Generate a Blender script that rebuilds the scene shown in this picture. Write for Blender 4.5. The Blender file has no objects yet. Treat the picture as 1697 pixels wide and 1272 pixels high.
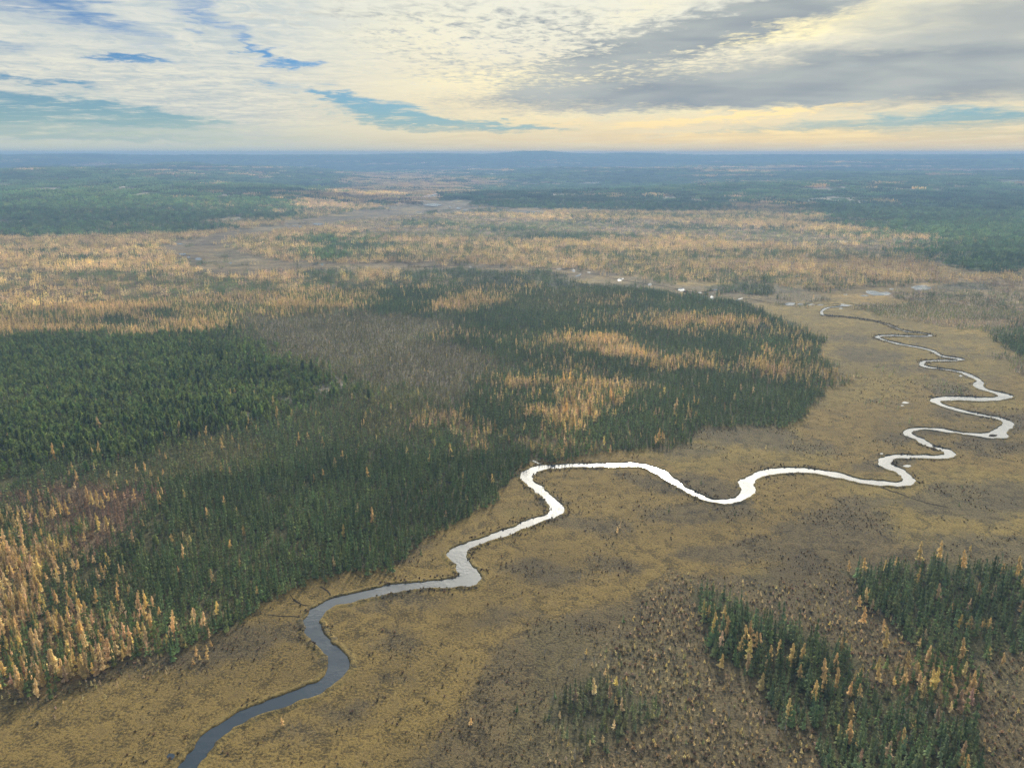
import bpy, math, random
import numpy as np
R = math.radians
rng = np.random.default_rng(7)
random.seed(7)
sc = bpy.context.scene
COL = sc.collection

# ------------------------------------------------------------------ camera
CAM_H, PITCH, F, CX, CY = 200.0, R(15.97), 1332.0, 848.5, 636.0     # source photo 1697 x 1272
cam = bpy.data.cameras.new("camera")
cam.sensor_width = 36.0
cam.lens = F / 1697.0 * 36.0
cam.clip_start = 1.0
cam.clip_end = 120000.0
camo = bpy.data.objects.new("camera", cam)
COL.objects.link(camo)
camo.location = (0, 0, CAM_H)
camo.rotation_euler = (R(90) - PITCH, 0, 0)
sc.camera = camo

# ------------------------------------------------------------------ render / exposure
sc.view_settings.view_transform = 'Standard'
sc.view_settings.look = 'None'
sc.view_settings.exposure = 0.40
sc.view_settings.gamma = 1.0
sc.render.engine = 'CYCLES'
sc.cycles.max_bounces = 5
sc.cycles.diffuse_bounces = 2
sc.cycles.glossy_bounces = 2
sc.cycles.transmission_bounces = 3
sc.cycles.volume_bounces = 0
sc.cycles.transparent_max_bounces = 4
sc.cycles.use_denoising = True
sc.cycles.denoising_input_passes = 'RGB_ALBEDO_NORMAL'
sc.cycles.denoising_prefilter = 'NONE'
sc.cycles.caustics_reflective = False
sc.cycles.caustics_refractive = False
sc.cycles.sample_clamp_indirect = 4.0
sc.cycles.use_adaptive_sampling = False
sc.cycles.adaptive_threshold = 0.02

# ------------------------------------------------------------------ sun
SUN_AZ, SUN_EL = 10.0, 25.0                 # azimuth east of the view axis (+Y), elevation
sun = bpy.data.lights.new("sun", 'SUN')
sun.energy = 3.6
sun.angle = R(2.5)
sun.color = (1.0, 0.90, 0.74)
suno = bpy.data.objects.new("sun", sun)
COL.objects.link(suno)
suno.rotation_euler = (R(90 - SUN_EL), 0, R(180 - SUN_AZ))

# ------------------------------------------------------------------ node maths helper
class E:
    """A float socket with arithmetic."""
    nt = None
    def __init__(s, sock): s.s = sock
    @staticmethod
    def m(op, *a):
        n = E.nt.nodes.new('ShaderNodeMath'); n.operation = op
        for i, x in enumerate(a):
            if isinstance(x, E): E.nt.links.new(x.s, n.inputs[i])
            else: n.inputs[i].default_value = float(x)
        return E(n.outputs[0])
    def __add__(s, o): return E.m('ADD', s, o)
    __radd__ = __add__
    def __mul__(s, o): return E.m('MULTIPLY', s, o)
    __rmul__ = __mul__
    def __sub__(s, o): return E.m('SUBTRACT', s, o)
    def __rsub__(s, o): return E.m('SUBTRACT', o, s)
    def __truediv__(s, o): return E.m('DIVIDE', s, o)
def smooth(x, a, b):
    n = E.nt.nodes.new('ShaderNodeMapRange'); n.interpolation_type = 'SMOOTHSTEP'; n.clamp = True
    E.nt.links.new(x.s, n.inputs[0]); n.inputs[1].default_value = a; n.inputs[2].default_value = b
    return E(n.outputs[0])
def mixc(f, a, b, mode='MIX'):
    n = E.nt.nodes.new('ShaderNodeMix'); n.data_type = 'RGBA'; n.blend_type = mode; n.clamp_factor = True
    for i, x in ((0, f), (6, a), (7, b)):
        if isinstance(x, E): E.nt.links.new(x.s, n.inputs[i])
        elif hasattr(x, 'links'): E.nt.links.new(x, n.inputs[i])
        elif i == 0: n.inputs[i].default_value = x
        else: n.inputs[i].default_value = (*x, 1)
    return n.outputs[2]
def combine(x, y, z):
    n = E.nt.nodes.new('ShaderNodeCombineXYZ')
    for i, v in enumerate((x, y, z)):
        if isinstance(v, E): E.nt.links.new(v.s, n.inputs[i])
        else: n.inputs[i].default_value = v
    return n.outputs[0]
def noise(vec, scale, detail=4, rough=0.55, dist=0.0, lac=2.0):
    n = E.nt.nodes.new('ShaderNodeTexNoise'); n.noise_dimensions = '3D'
    n.inputs['Scale'].default_value = scale; n.inputs['Detail'].default_value = detail
    n.inputs['Roughness'].default_value = rough; n.inputs['Distortion'].default_value = dist
    n.inputs['Lacunarity'].default_value = lac
    E.nt.links.new(vec, n.inputs['Vector'])
    return E(n.outputs[0])

# ------------------------------------------------------------------ photo <-> world
CP, SP = math.cos(PITCH), math.sin(PITCH)
def pix_dir(px, py):
    px = np.asarray(px, float); py = np.asarray(py, float)
    a = (px - CX) / F; b = -(py - CY) / F
    return a, CP + b * SP, -SP + b * CP
def pix_ground(px, py, z=0.0):
    a, y, zz = pix_dir(px, py)
    t = (z - CAM_H) / np.minimum(zz, -1e-4)
    return a * t, y * t
def world_pix(X, Y, Z):
    dz = Z - CAM_H
    dep = Y * CP - dz * SP
    up = Y * SP + dz * CP
    ok = dep > 5
    dd = np.where(ok, dep, 5)
    return CX + F * X / dd, CY - F * up / dd, ok
def pix_azel(px, py):
    a, y, z = pix_dir(px, py)
    return math.degrees(math.atan2(a, y)), math.degrees(math.atan2(z, math.hypot(a, y)))

# ------------------------------------------------------------------ sky (world)
world = bpy.data.worlds.new("World"); sc.world = world; world.use_nodes = True
nt = world.node_tree; nt.nodes.clear(); E.nt = nt
SKY_STRENGTH = 0.1
sky = nt.nodes.new('ShaderNodeTexSky'); sky.sky_type = 'NISHITA'; sky.sun_disc = False
sky.sun_elevation = R(SUN_EL); sky.sun_rotation = R(SUN_AZ)
sky.altitude = 300; sky.air_density = 1.0; sky.dust_density = 0.6; sky.ozone_density = 2.0
tc = nt.nodes.new('ShaderNodeTexCoord')
sep = nt.nodes.new('ShaderNodeSeparateXYZ'); nt.links.new(tc.outputs['Generated'], sep.inputs[0])
dx, dy, dz = E(sep.outputs[0]), E(sep.outputs[1]), E(sep.outputs[2])
az = E.m('ARCTAN2', dx, dy) * 57.29578
el = E.m('ARCSINE', E.m('MAXIMUM', E.m('MINIMUM', dz, 1.0), -1.0)) * 57.29578
zc = E.m('MAXIMUM', dz, 0.004) + 0.02
P = combine(dx / zc, dy / zc, 0.0)                       # cloud layer coordinates
A = combine(az, el * 3.0, 0.0)                           # angular coordinates (degrees)
def nn(x): return (x - 0.5) * 3.2                          # noise stretched to about -1..1
n_a = nn(noise(A, 0.16, 5, 0.6, 0.4))
n_p = nn(noise(P, 0.75, 7, 0.62, 0.6))
n_fine = nn(noise(combine(dx / zc * 1.2, dy / zc * 0.9, 0.0), 3.4, 6, 0.66, 1.0))
n_cell = nn(noise(combine(dx / zc, dy / zc * 0.62, 0.0), 9.0, 4, 0.62, 0.5))
n_str = nn(noise(combine(az * 0.22, el * 3.2 - az * 0.10, 0.0), 1.0, 6, 0.62, 0.5))     # long thin streaks
fadeh = smooth(el, 0.3, 2.4)
n_p = n_p * fadeh; n_fine = n_fine * fadeh; n_cell = n_cell * fadeh
n_w = nn(noise(combine(az * 0.30, el * 1.5, 7.3), 1.0, 4, 0.52, 0.4))
n_s = nn(noise(combine(az * 0.10, el * 0.75, 1.3), 1.0, 2, 0.5, 0.3))
n_w2 = nn(noise(combine(az * 0.55, el * 2.4, 3.1), 1.0, 5, 0.55, 0.4))
azw = az + n_w * 3.0 + n_fine * 0.5
elw = el + n_w2 * 0.42 + n_fine * 0.22 + n_w * 0.12
def blob(px, py, rx, ry, ang=0.0, amp=1.0):
    u, v = pix_azel(px, py)
    k = 180 / math.pi / F
    c, s = math.cos(R(ang)), math.sin(R(ang))
    du, dv = azw - u, elw - v
    p = (du * c + dv * s) * (1.0 / (rx * k)); q = (dv * c - du * s) * (1.0 / (ry * k))
    return E.m('EXPONENT', (p * p + q * q) * -1.0) * amp
def total(lst):
    t = blob(*lst[0])
    for x in lst[1:]: t = t + blob(*x)
    return t
gaps = total([(470, 103, 55, 7, -6, 1.0), (415, 82, 36, 10, -28, .75), (215, 95, 62, 6, -2, 1.0), (20, 128, 40, 6, 0, .8), (118, 140, 42, 6, -4, .85),
              (60, 10, 130, 30, -8, .62), (330, 20, 90, 20, -22, .70), (5, 78, 50, 9, 0, .6), (200, 45, 120, 16, -20, .40), (-60, 176, 200, 22, 0, 1.0), (80, 184, 170, 16, -3, .85), (60, 202, 160, 7, 0, .5), (240, 196, 130, 10, -6, .9), (60, 222, 200, 9, 0, .75), (300, 232, 200, 6, 0, .5),
              (545, 158, 80, 8, -5, .9), (640, 186, 90, 17, -10, 1.3), (765, 207, 120, 9, -2, 1.3), (900, 213, 60, 5, 0, .7), (445, 135, 40, 5, 0, .7),
              (1480, 203, 160, 15, 2, .85), (1670, 190, 90, 15, 0, .8), (1180, 216, 220, 6, 1, .42), (1650, 225, 130, 8, 0, .5)])
gap = smooth(gaps * 0.9 + n_p * 0.20 + n_fine * 0.30 + n_str * 0.40 - 0.08, 0.08, 0.86)
gap = gap * (1.0 - smooth(n_str * 1.0 + n_fine * 0.5 + n_w2 * .4, -0.05, 0.85) * 0.7)
grey = total([(1500, 128, 420, 38, 2, .92), (1130, 150, 270, 22, 3, .85), (1280, 20, 190, 22, 13, 1.15), (1560, 20, 200, 40, 0, .36), (1400, 165, 420, 12, 1, .4), (1640, 95, 160, 40, 0, .3), (1120, 62, 120, 28, 12, .75), (1000, 100, 130, 34, 6, .42), (900, 40, 110, 30, 10, .30),
              (870, 158, 90, 8, 3, .45), (1690, 10, 90, 26, 0, .45), (1400, 100, 120, 16, -6, .45), (740, 100, 70, 22, 0, .18), (1600, 60, 160, 40, 0, .25), (700, 20, 160, 26, 6, .22)])
cellzone = total([(960, 70, 250, 80, 4, .9), (700, 50, 260, 90, 0, .75), (1150, 80, 130, 50, 8, .5), (450, 30, 200, 50, 0, .35), (1300, 30, 140, 30, 8, .25)])
bright = total([(1290, 50, 150, 15, 9, 1.1), (1480, 30, 180, 22, 5, .6), (900, 132, 200, 18, 2, .8), (680, 60, 120, 40, 0, .35), (1160, 182, 300, 7, 2, .9), (1050, 20, 90, 18, 10, .35), (560, 215, 200, 12, 0, .3)])
streak = total([(1380, 213, 230, 6, 2.5, 1.0), (1250, 190, 220, 7, 5, .9), (1480, 225, 260, 7, 1, .8), (900, 205, 260, 14, 0, .5), (1100, 235, 420, 12, 0, .5)])
mott = (n_cell + n_fine * 0.35) * cellzone
dk = smooth(grey + mott * 0.85 + cellzone * 0.12 + n_p * 0.20 * cellzone + n_fine * 0.10 * cellzone + n_s * 0.22 + n_w * 0.06, 0.05, 1.15)
warm = smooth(el * -1.0, -9.0, -1.5)                       # 0 high up, 1 at the horizon
east = smooth(az, -26.0, 10.0)
cream = mixc(warm, (0.78, 0.78, 0.69), (0.84, 0.73, 0.50))
cream = mixc(bright * 0.85, cream, (1.0, 0.90, 0.58))
cream = mixc(smooth(mott, 0.0, 0.7) * 0.8, cream, (1.0, 0.97, 0.84))
veil = mixc(smooth(n_str * .5 + n_fine * .7 + n_p * .3, -0.6, 0.7), (0.34, 0.45, 0.55), (0.78, 0.77, 0.68))
leftish = smooth(az * -1.0, 2.0, 20.0)
cream = mixc(leftish * 0.75, cream, veil)
greyc = mixc(smooth(n_s * 1.0 + n_w * .25, -0.8, 0.9), (0.275, 0.325, 0.375), (0.47, 0.50, 0.49))
cloud = mixc(dk, cream, greyc)
cloud = mixc(smooth(streak + n_str * .40 + n_fine * .12, .30, .95) * 0.85, cloud, (1.05, 0.82, 0.42))
# clear air: Nishita, toned
clear = mixc(1.0, sky.outputs[0], (0.17, 0.34, 0.60), 'MULTIPLY')
clear = mixc(1.0, clear, (SKY_STRENGTH,) * 3, 'MULTIPLY')
low = smooth(el * -1.0, -5.5, -1.0)
clear = mixc(low * 0.80, clear, (0.27, 0.43, 0.47))
col = mixc(gap, cloud, clear)
# peach band resting on the horizon
hz = smooth(el * -1.0, -2.8, -0.1)
peach = mixc(east, (0.55, 0.59, 0.48), (0.74, 0.58, 0.36))
hi = smooth(el, 27.0, 42.0) * smooth(az * -1.0, -2.0, 14.0)
col = mixc(hi * 0.75, col, (0.20, 0.33, 0.55))
col = mixc(hz * smooth(n_str + n_fine * .2, -1.1, 0.6) * 0.9, col, peach)
col = mixc(1.0, col, (0.86, 0.85, 0.82), 'MULTIPLY')
# sunlit veil of cloud round the hidden sun, above the frame
ga = (az - SUN_AZ) * (1 / 13.0); ge = (el - (SUN_EL + 1)) * (1 / 7.0)
g1 = E.m('EXPONENT', (ga * ga + ge * ge) * -0.7)
gb = (az - SUN_AZ - 6) * (1 / 30.0); gf = (el - SUN_EL + 4) * (1 / 9.0)
g2 = E.m('EXPONENT', (gb * gb + gf * gf) * -0.7)
glow = (g1 * 7.0 + g2 * 3.0) * smooth(el, 9.2, 14.0) * (1.0 + n_p * 0.15)
gv = combine(glow, glow * 0.93, glow * 0.80)
addn = nt.nodes.new('ShaderNodeMix'); addn.data_type = 'RGBA'; addn.blend_type = 'ADD'; addn.inputs[0].default_value = 1.0
nt.links.new(col, addn.inputs[6]); nt.links.new(gv, addn.inputs[7])
scl = mixc(1.0, addn.outputs[2], (1 / SKY_STRENGTH,) * 3, 'MULTIPLY')
bg = nt.nodes.new('ShaderNodeBackground'); bg.inputs[1].default_value = SKY_STRENGTH
out = nt.nodes.new('ShaderNodeOutputWorld')
nt.links.new(scl, bg.inputs[0]); nt.links.new(bg.outputs[0], out.inputs[0])

# ------------------------------------------------------------------ numpy noise
def hash2(ix, iy, seed):
    h = (ix.astype(np.int64) * 374761393 + iy.astype(np.int64) * 668265263 + seed * 974634777) & 0xFFFFFFFF
    h = ((h ^ (h >> 13)) * 1274126177) & 0xFFFFFFFF
    return ((h ^ (h >> 16)) & 0xFFFFFF) / float(0xFFFFFF)
def vnoise(x, y, seed=0):
    ix, iy = np.floor(x), np.floor(y)
    fx, fy = x - ix, y - iy
    fx, fy = fx * fx * (3 - 2 * fx), fy * fy * (3 - 2 * fy)
    a, b = hash2(ix, iy, seed), hash2(ix + 1, iy, seed)
    c, d = hash2(ix, iy + 1, seed), hash2(ix + 1, iy + 1, seed)
    return (a * (1 - fx) + b * fx) * (1 - fy) + (c * (1 - fx) + d * fx) * fy
def fbm(x, y, s, oct=4, seed=0, gain=0.5):
    t, a, n = 0, 1.0, 0
    for k in range(oct):
        t = t + a * vnoise(x / s * 2 ** k + 17.3 * k, y / s * 2 ** k - 9.1 * k, seed + k); n += a; a *= gain
    return t / n            # 0..1
def sst(a, b, x):
    t = np.clip((x - a) / (b - a), 0, 1); return t * t * (3 - 2 * t)

# ------------------------------------------------------------------ terrain height
def height(X, Y):
    X = np.asarray(X, float); Y = np.asarray(Y, float)
    r = np.hypot(X, Y)
    azd = np.degrees(np.arctan2(X, Y))
    amp = sst(2300, 5000, r) * 70 + sst(6000, 10000, r) * 60
    roll = (fbm(X * 0.6, Y, 1700, 4, 11, .42) - 0.42) * 2
    z = amp * np.clip(roll, -0.25, 2)
    # hill country left of the valley
    z += 48 * np.exp(-(((azd + 25) / 12) ** 2)) * sst(2150, 3800, r) * (1 - sst(6500, 9000, r)) * (0.55 + 0.9 * fbm(X, Y, 900, 3, 5))
    z += 30 * np.exp(-(((azd - 20) / 16) ** 2)) * sst(2900, 5000, r) * (1 - sst(7500, 11000, r)) * (0.5 + 0.9 * fbm(X, Y, 1100, 3, 6))
    # the valley floor running away through the middle stays low
    v = np.exp(-(((azd + 7) / 4.5) ** 2)) * (1 - sst(7000, 12000, r))
    z *= 1 - 0.9 * v
    # rim of far ridges
    rim = 178 + 26 * (fbm(azd, azd * 0 + 3.1, 9, 3, 21) - 0.5) * 2 + 46 * np.exp(-((azd - 1.5) / 2.2) ** 2) + 22 * np.exp(-((azd - 8.5) / 2.4) ** 2) + 9 * np.exp(-((azd + 5) / 4.0) ** 2)
    rz = np.clip(rim, 170, 226) * (0.96 + 0.05 * (fbm(X, Y, 1500, 4, 23) - .5) + 0.04 * sst(11000, 12100, r))
    k = sst(8800, 12000, r)
    z = z * (1 - k) + rz * k * (1 - 0.5 * sst(12250, 12900, r))
    z += np.exp(-((r - 7900) / 700) ** 2) * 75 * np.clip(fbm(azd, azd * 0 + 7.7, 7, 3, 31) - .38, 0, 1) * 2
    z = np.minimum(z, 225)
    return z

# ------------------------------------------------------------------ land cover, traced on the photograph
CLS = {}
def C(name, ground, spruce=0, larch=0, pine=0, hs=1.0, tint=(1, 1, 1), shrub=0.0, lt=(1, 1, 1)):
    CLS[name] = len(TAB); TAB.append(dict(name=name, ground=ground, p=(spruce, larch, pine), hs=hs, tint=tint, shrub=shrub, lt=lt))
TAB = []
C('meadow',   (0.180, 0.142, 0.058), 0.000, 0.000, 0, shrub=.14)
C('brownmead', (0.112, 0.095, 0.057), 0.004, 0.004, 0, hs=.5, shrub=.6)
C('gold_mead', (0.25, 0.19, 0.072), 0, 0, 0, shrub=.05)
C('forest',   (0.085, 0.085, 0.045), 0.97, 0.004, 0, hs=.95)
C('forest_olive', (0.105, 0.105, 0.050), 0.84, 0.02, 0.03, hs=.78, tint=(1.35, 1.1, 1.15))
C('grey',     (0.130, 0.116, 0.088), 0.68, 0.006, 0, hs=.72, tint=(1.70, 1.24, 1.42))
C('rust',     (0.120, 0.088, 0.060), 0.62, 0.03, 0, hs=.75, tint=(1.9, 1.0, 1.6))
C('pine',     (0.085, 0.082, 0.040), 0.50, 0.004, 0.46, hs=.98, tint=(1.05, 1.0, .88))
C('larch',    (0.21,0.158,0.085), 0.22, 0.68, 0, hs=1.0, tint=(1.2, 1.2, 1.1), lt=(1.08, 1.07, 1.04))
C('larch_mix', (0.15,0.12,0.066), 0.34, 0.34, 0, hs=.9, tint=(1.2, 1.2, 1.1))
C('larch_sparse', (0.075, 0.072, 0.036), 0.66, 0.16, 0, hs=.95)
C('larch_pale', (0.19,0.15,0.095), 0.22, 0.36, 0, hs=.62, tint=(1.9, 1.6, 1.6), lt=(.8, .82, .95))
C('saplings', (0.120, 0.104, 0.066), 0.08, 0.62, 0, hs=.25, tint=(1.7, 1.3, 1.5), shrub=.6, lt=(.86, .90, .95))
C('wet',      (0.165, 0.135, 0.085), 0.0, 0.0, 0, shrub=.25)
C('far_green', (0.085,0.125,0.055), 0.35, 0.0, 0.55, hs=1.0, tint=(1.3, 1.3, 1.35))
C('far_blue', (0.09,0.105,0.065), 0.55, 0.0, 0.20, hs=1.0, tint=(1.3, 1.3, 1.35))
C('pale',     (0.30,0.28,0.23), 0.10, 0.01, 0.05, hs=.7, tint=(1.5, 1.4, 1.4))
C('far_larch', (0.48, 0.33, 0.20), 0.10, 0.62, 0, hs=1.0)
C('islet',    (0.11,0.10,0.07), 0.34, 0.0, 0, hs=.70, tint=(2.0, 1.7, 1.9), shrub=.5)
C('stand',    (0.080, 0.080, 0.045), 0.78, 0.035, 0, hs=.95, tint=(1.2, 1.15, 1.3))  # tint paled and blued, haze put into the foliage colour
C('clump',    (0.090, 0.085, 0.055), 0.68, 0.05, 0, hs=.76, tint=(1.35, 1.15, 1.4))
C('lichen',   (0.27,0.27,0.25), 0.16, 0.03, 0, hs=.85)
GW, GH = 850, 1296           # 2 px x 1 px cells, covers y 0..1295
grid = np.full((GH, GW), CLS['meadow'], np.uint8)
def fill(mask_pts, g, val):
    P_ = np.array(mask_pts, float); x = P_[:, 0] / 2; y = P_[:, 1]
    x0, x1 = int(max(0, x.min() - 1)), int(min(g.shape[1], x.max() + 2)); y0, y1 = int(max(0, y.min() - 1)), int(min(g.shape[0], y.max() + 2))
    if x1 <= x0 or y1 <= y0: return
    gx, gy = np.meshgrid(np.arange(x0, x1) + .5, np.arange(y0, y1) + .5)
    ins = np.zeros(gx.shape, bool); n = len(x)
    for i in range(n):
        j = (i + 1) % n
        if y[i] == y[j]: continue
        c = ((y[i] > gy) != (y[j] > gy)) & (gx < (x[j] - x[i]) * (gy - y[i]) / (y[j] - y[i]) + x[i])
        ins ^= c
    g[y0:y1, x0:x1][ins] = val
def reg(name, *pts): fill(pts, grid, CLS[name])
def ell(name, cx, cy, rx, ry, ang=0.0):
    c, s = math.cos(R(ang)), math.sin(R(ang))
    reg(name, *[(cx + rx * math.cos(t) * c + ry * math.sin(t) * s, cy - rx * math.cos(t) * s + ry * math.sin(t) * c) for t in np.linspace(0, 2 * math.pi, 18)[:-1]])
# far country
reg('far_blue', (-40, -40), (1740, -40), (1740, 330), (-40, 330))
for cx, cy, rx, ry in ((190, 273, 60, 1.3), (330, 277, 60, 1.2), (450, 278, 50, 1), (300, 283, 90, 1.2), (560, 287, 60, 1.5), (690, 283, 70, 1.2), (640, 272, 40, 1), (1230, 283, 140, 1.8), (1420, 276, 150, 1.6), (1600, 282, 110, 1.8), (1560, 290, 70, 1.2), (1070, 279, 90, 1.2), (900, 277, 40, 1), (60, 281, 40, 1)):
    ell('far_larch', cx, cy, rx, ry)
for k_ in range(70):
    a_ = random.random(); yy = 262 + 36 * a_ ** 1.2
    ell(random.choice(('far_larch', 'far_larch', 'pale', 'far_green')), random.uniform(-20, 1720), yy, random.uniform(12, 60) * (.5 + a_), random.uniform(.5, 1.3) * (.5 + a_))
ell('pale', 354, 272, 9, 2); ell('pale', 1650, 301, 40, 1.5)
reg('far_green', (-40, 300), (120, 296), (330, 300), (470, 306), (500, 318), (492, 332), (470, 348), (400, 356), (330, 366), (310, 386), (200, 391), (-40, 389))
for cx, cy, rx, ry in ((75, 314, 45, 4), (10, 306, 20, 3), (205, 312, 28, 4), (320, 307, 60, 2), (232, 322, 14, 3), (160, 306, 40, 2), (360, 324, 36, 1.5)):
    ell('pale', cx, cy, rx, ry, 2)
reg('far_larch', (480, 330), (500, 318), (560, 312), (640, 301), (760, 299), (850, 298), (790, 308), (765, 325), (700, 340), (600, 346), (500, 352), (470, 350))
reg('far_larch', (540, 300), (640, 288), (760, 292), (720, 300), (620, 306))
ell('far_larch', 620, 290, 40, 3); ell('far_blue', 695, 325, 14, 3); ell('far_blue', 590, 338, 14, 2.5); ell('far_blue', 730, 333, 15, 2)
reg('far_green', (762, 330), (790, 312), (860, 298), (990, 296), (1740, 300), (1740, 452), (1600, 449), (1545, 430), (1539, 395), (1500, 388), (1400, 372), (1335, 352), (1290, 342), (1205, 338), (1180, 350), (900, 345), (800, 342))
for cx, cy, rx, ry in ((1370, 312, 42, 3), (1390, 330, 50, 4), (1530, 314, 60, 1), (1440, 335, 40, 2.5), (1130, 305, 20, 1), (1060, 308, 16, 1.5), (1075, 322, 20, 1.5), (895, 320, 14, 1)):
    ell('pale', cx, cy, rx, ry)
# golden larch belts of the middle distance
reg('larch', (-40, 391), (120, 392), (300, 388), (385, 375), (400, 355), (480, 348), (560, 345), (700, 338), (800, 344), (900, 348), (1180, 351), (1205, 338), (1250, 332), (1320, 346), (1400, 374), (1500, 388), (1540, 396), (1536, 425), (1560, 445), (1600, 455), (1740, 452), (1740, 560), (1600, 520), (1400, 490), (1100, 470), (700, 450), (560, 520), (300, 552), (-40, 560))
reg('larch_pale', (560, 356), (700, 350), (860, 360), (1000, 362), (1180, 366), (1400, 392), (1500, 400), (1500, 428), (1300, 404), (1100, 392), (850, 398), (640, 394), (540, 376))
for z in ((535, 397, 78, 7), (534, 420, 40, 11), (456, 357, 45, 6), (341, 376, 42, 6), (1540, 404, 34, 3)):
    ell('far_green', *z)
for z in ((963, 392, 114, 6), (720, 371, 52, 4), (610, 406, 70, 5), (830, 378, 60, 3), (1150, 376, 60, 4), (1290, 378, 45, 4), (130, 426, 60, 4), (60, 416, 50, 3), (70, 453, 22, 3), (230, 420, 30, 4), (1000, 366, 50, 4), (1400, 366, 80, 5), (640, 424, 40, 3)):
    ell('larch_sparse', *z)
for z in ((545, 457, 50, 12), (262, 517, 32, 7), (590, 480, 40, 8), (195, 535, 60, 7)):
    ell('larch_sparse', *z)
reg('forest', (545, 441), (598, 446), (588, 470), (556, 486), (500, 470), (505, 455))
reg('larch_mix', (-40, 440), (100, 446), (300, 452), (420, 462), (500, 492), (380, 520), (200, 500), (-40, 490))
ell('gold_mead', 195, 468, 28, 3); ell('gold_mead', 118, 475, 25, 3)
ell('grey', 420, 532, 52, 12)
# wet valley flat
reg('wet', (262, 410), (300, 399), (400, 379), (480, 366), (600, 347), (720, 330), (860, 347), (880, 352), (700, 354), (600, 362), (500, 375), (395, 391), (368, 404), (400, 417), (450, 429), (520, 434), (600, 436), (730, 433), (870, 441), (1000, 448), (1100, 466), (1240, 464), (1300, 476), (1380, 482), (1440, 473), (1500, 471), (1565, 479), (1420, 500), (1440, 540), (1330, 540), (1280, 522), (1265, 506), (1150, 491), (1080, 480), (950, 472), (930, 452), (850, 448), (700, 449), (600, 446), (480, 446), (400, 455), (340, 455), (285, 425))
reg('larch_sparse', (1160, 462), (1240, 468), (1290, 478), (1260, 487), (1180, 480))
ell('islet', 1310, 481, 28, 6)
# right of the valley
reg('meadow', (1380, 484), (1440, 474), (1500, 472), (1600, 484), (1740, 520), (1740, 960), (1200, 960), (1150, 735), (1280, 540), (1262, 507), (1340, 512))
reg('meadow', (1262, 507), (1440, 500), (1560, 560), (1500, 640), (1340, 690), (1385, 612), (1330, 540))
reg('larch_pale', (1410, 497), (1450, 490), (1520, 480), (1600, 460), (1740, 462), (1740, 560), (1640, 548), (1560, 540), (1500, 528), (1420, 512))
ell('islet', 1600, 474, 46, 7); ell('gold_mead', 1605, 548, 34, 7); ell('gold_mead', 1440, 497, 70, 5); ell('gold_mead', 1180, 469, 40, 4)
reg('forest', (1650, 548), (1690, 540), (1740, 540), (1740, 592), (1670, 585))
reg('larch_pale', (1630, 580), (1672, 586), (1740, 594), (1740, 640), (1690, 612))
# the large central forest
reg('forest', (668, 454), (690, 447), (790, 444), (870, 452), (930, 448), (960, 468), (1080, 479), (1180, 492), (1268, 508), (1282, 522), (1330, 540), (1352, 562), (1378, 600), (1388, 615), (1352, 625), (1358, 668), (1340, 690), (1290, 702), (1160, 704), (1150, 724), (1096, 740), (980, 748), (872, 768), (832, 792), (822, 832), (790, 848), (760, 868), (704, 892), (650, 938), (560, 952), (500, 968), (432, 992), (402, 1042), (332, 1070), (290, 1090), (200, 1130), (-40, 1200), (-40, 545), (300, 552), (470, 538), (580, 518), (612, 496), (650, 470))
reg('pine', (-40, 558), (200, 556), (370, 555), (500, 598), (562, 640), (510, 668), (400, 690), (330, 705), (220, 735), (90, 765), (-40, 775))
reg('grey', (390, 545), (470, 520), (600, 505), (745, 528), (830, 560), (832, 620), (800, 660), (700, 690), (600, 700), (540, 690), (560, 640), (500, 598))
reg('forest_olive', (420, 570), (510, 580), (600, 620), (700, 660), (760, 690), (700, 720), (600, 720), (520, 690), (560, 645), (500, 608))
reg('forest_olive', (960, 475), (1060, 480), (1080, 500), (960, 520), (870, 510), (860, 490))
reg('forest_olive', (170, 750), (300, 712), (420, 700), (480, 730), (420, 780), (300, 790), (210, 800))
reg('forest_olive', (300, 870), (370, 850), (390, 900), (330, 920), (280, 900))
reg('forest_olive', (100, 950), (200, 905), (230, 960), (190, 1010), (110, 1040))
reg('rust', (20, 850), (60, 810), (150, 775), (205, 800), (215, 850), (190, 900), (110, 945), (60, 930), (20, 890))
for z in ((745, 467, 40, 5, 3), (700, 475, 18, 4), (820, 472, 62, 7), (770, 492, 34, 12, 10), (808, 497, 26, 6), (905, 470, 22, 5), (750, 508, 28, 6, -10), (1030, 498, 32, 4, 18), (765, 556, 62, 8, -3), (830, 556, 36, 7), (1110, 530, 32, 11), (1040, 526, 80, 10, 6), (1178, 532, 34, 11), (1280, 547, 60, 9, -8), (1240, 530, 26, 5), (1110, 598, 26, 7), (1230, 605, 90, 12, -4), (1330, 572, 26, 7), (1260, 580, 20, 6)):
    ell('larch_sparse' if z[2] > 55 else 'larch', *z)
reg('larch', (893, 552), (960, 552), (1020, 562), (1085, 580), (1085, 596), (1000, 592), (940, 578), (900, 566))
reg('larch_sparse', (760, 545), (893, 552), (900, 566), (840, 572), (760, 572))
ell('larch', 1106, 596, 24, 7); ell('larch', 1175, 606, 26, 9); ell('larch', 1265, 601, 13, 9); ell('larch', 1300, 612, 40, 7); ell('gold_mead', 1045, 569, 22, 4)
reg('larch_sparse', (840, 608), (905, 600), (1000, 612), (1060, 640), (1110, 655), (1100, 680), (1000, 690), (930, 700), (860, 690))
reg('larch', (930, 632), (990, 630), (1045, 645), (1046, 662), (1000, 668), (985, 700), (990, 722), (930, 722), (922, 690), (950, 670), (925, 650))
ell('larch', 870, 634, 36, 9); ell('larch', 908, 683, 16, 8)
reg('larch_mix', (840, 718), (930, 716), (1000, 735), (980, 752), (880, 752), (845, 742))
ell('larch_mix', 745, 704, 62, 16, -8); ell('larch_mix', 790, 730, 30, 16)
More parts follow.
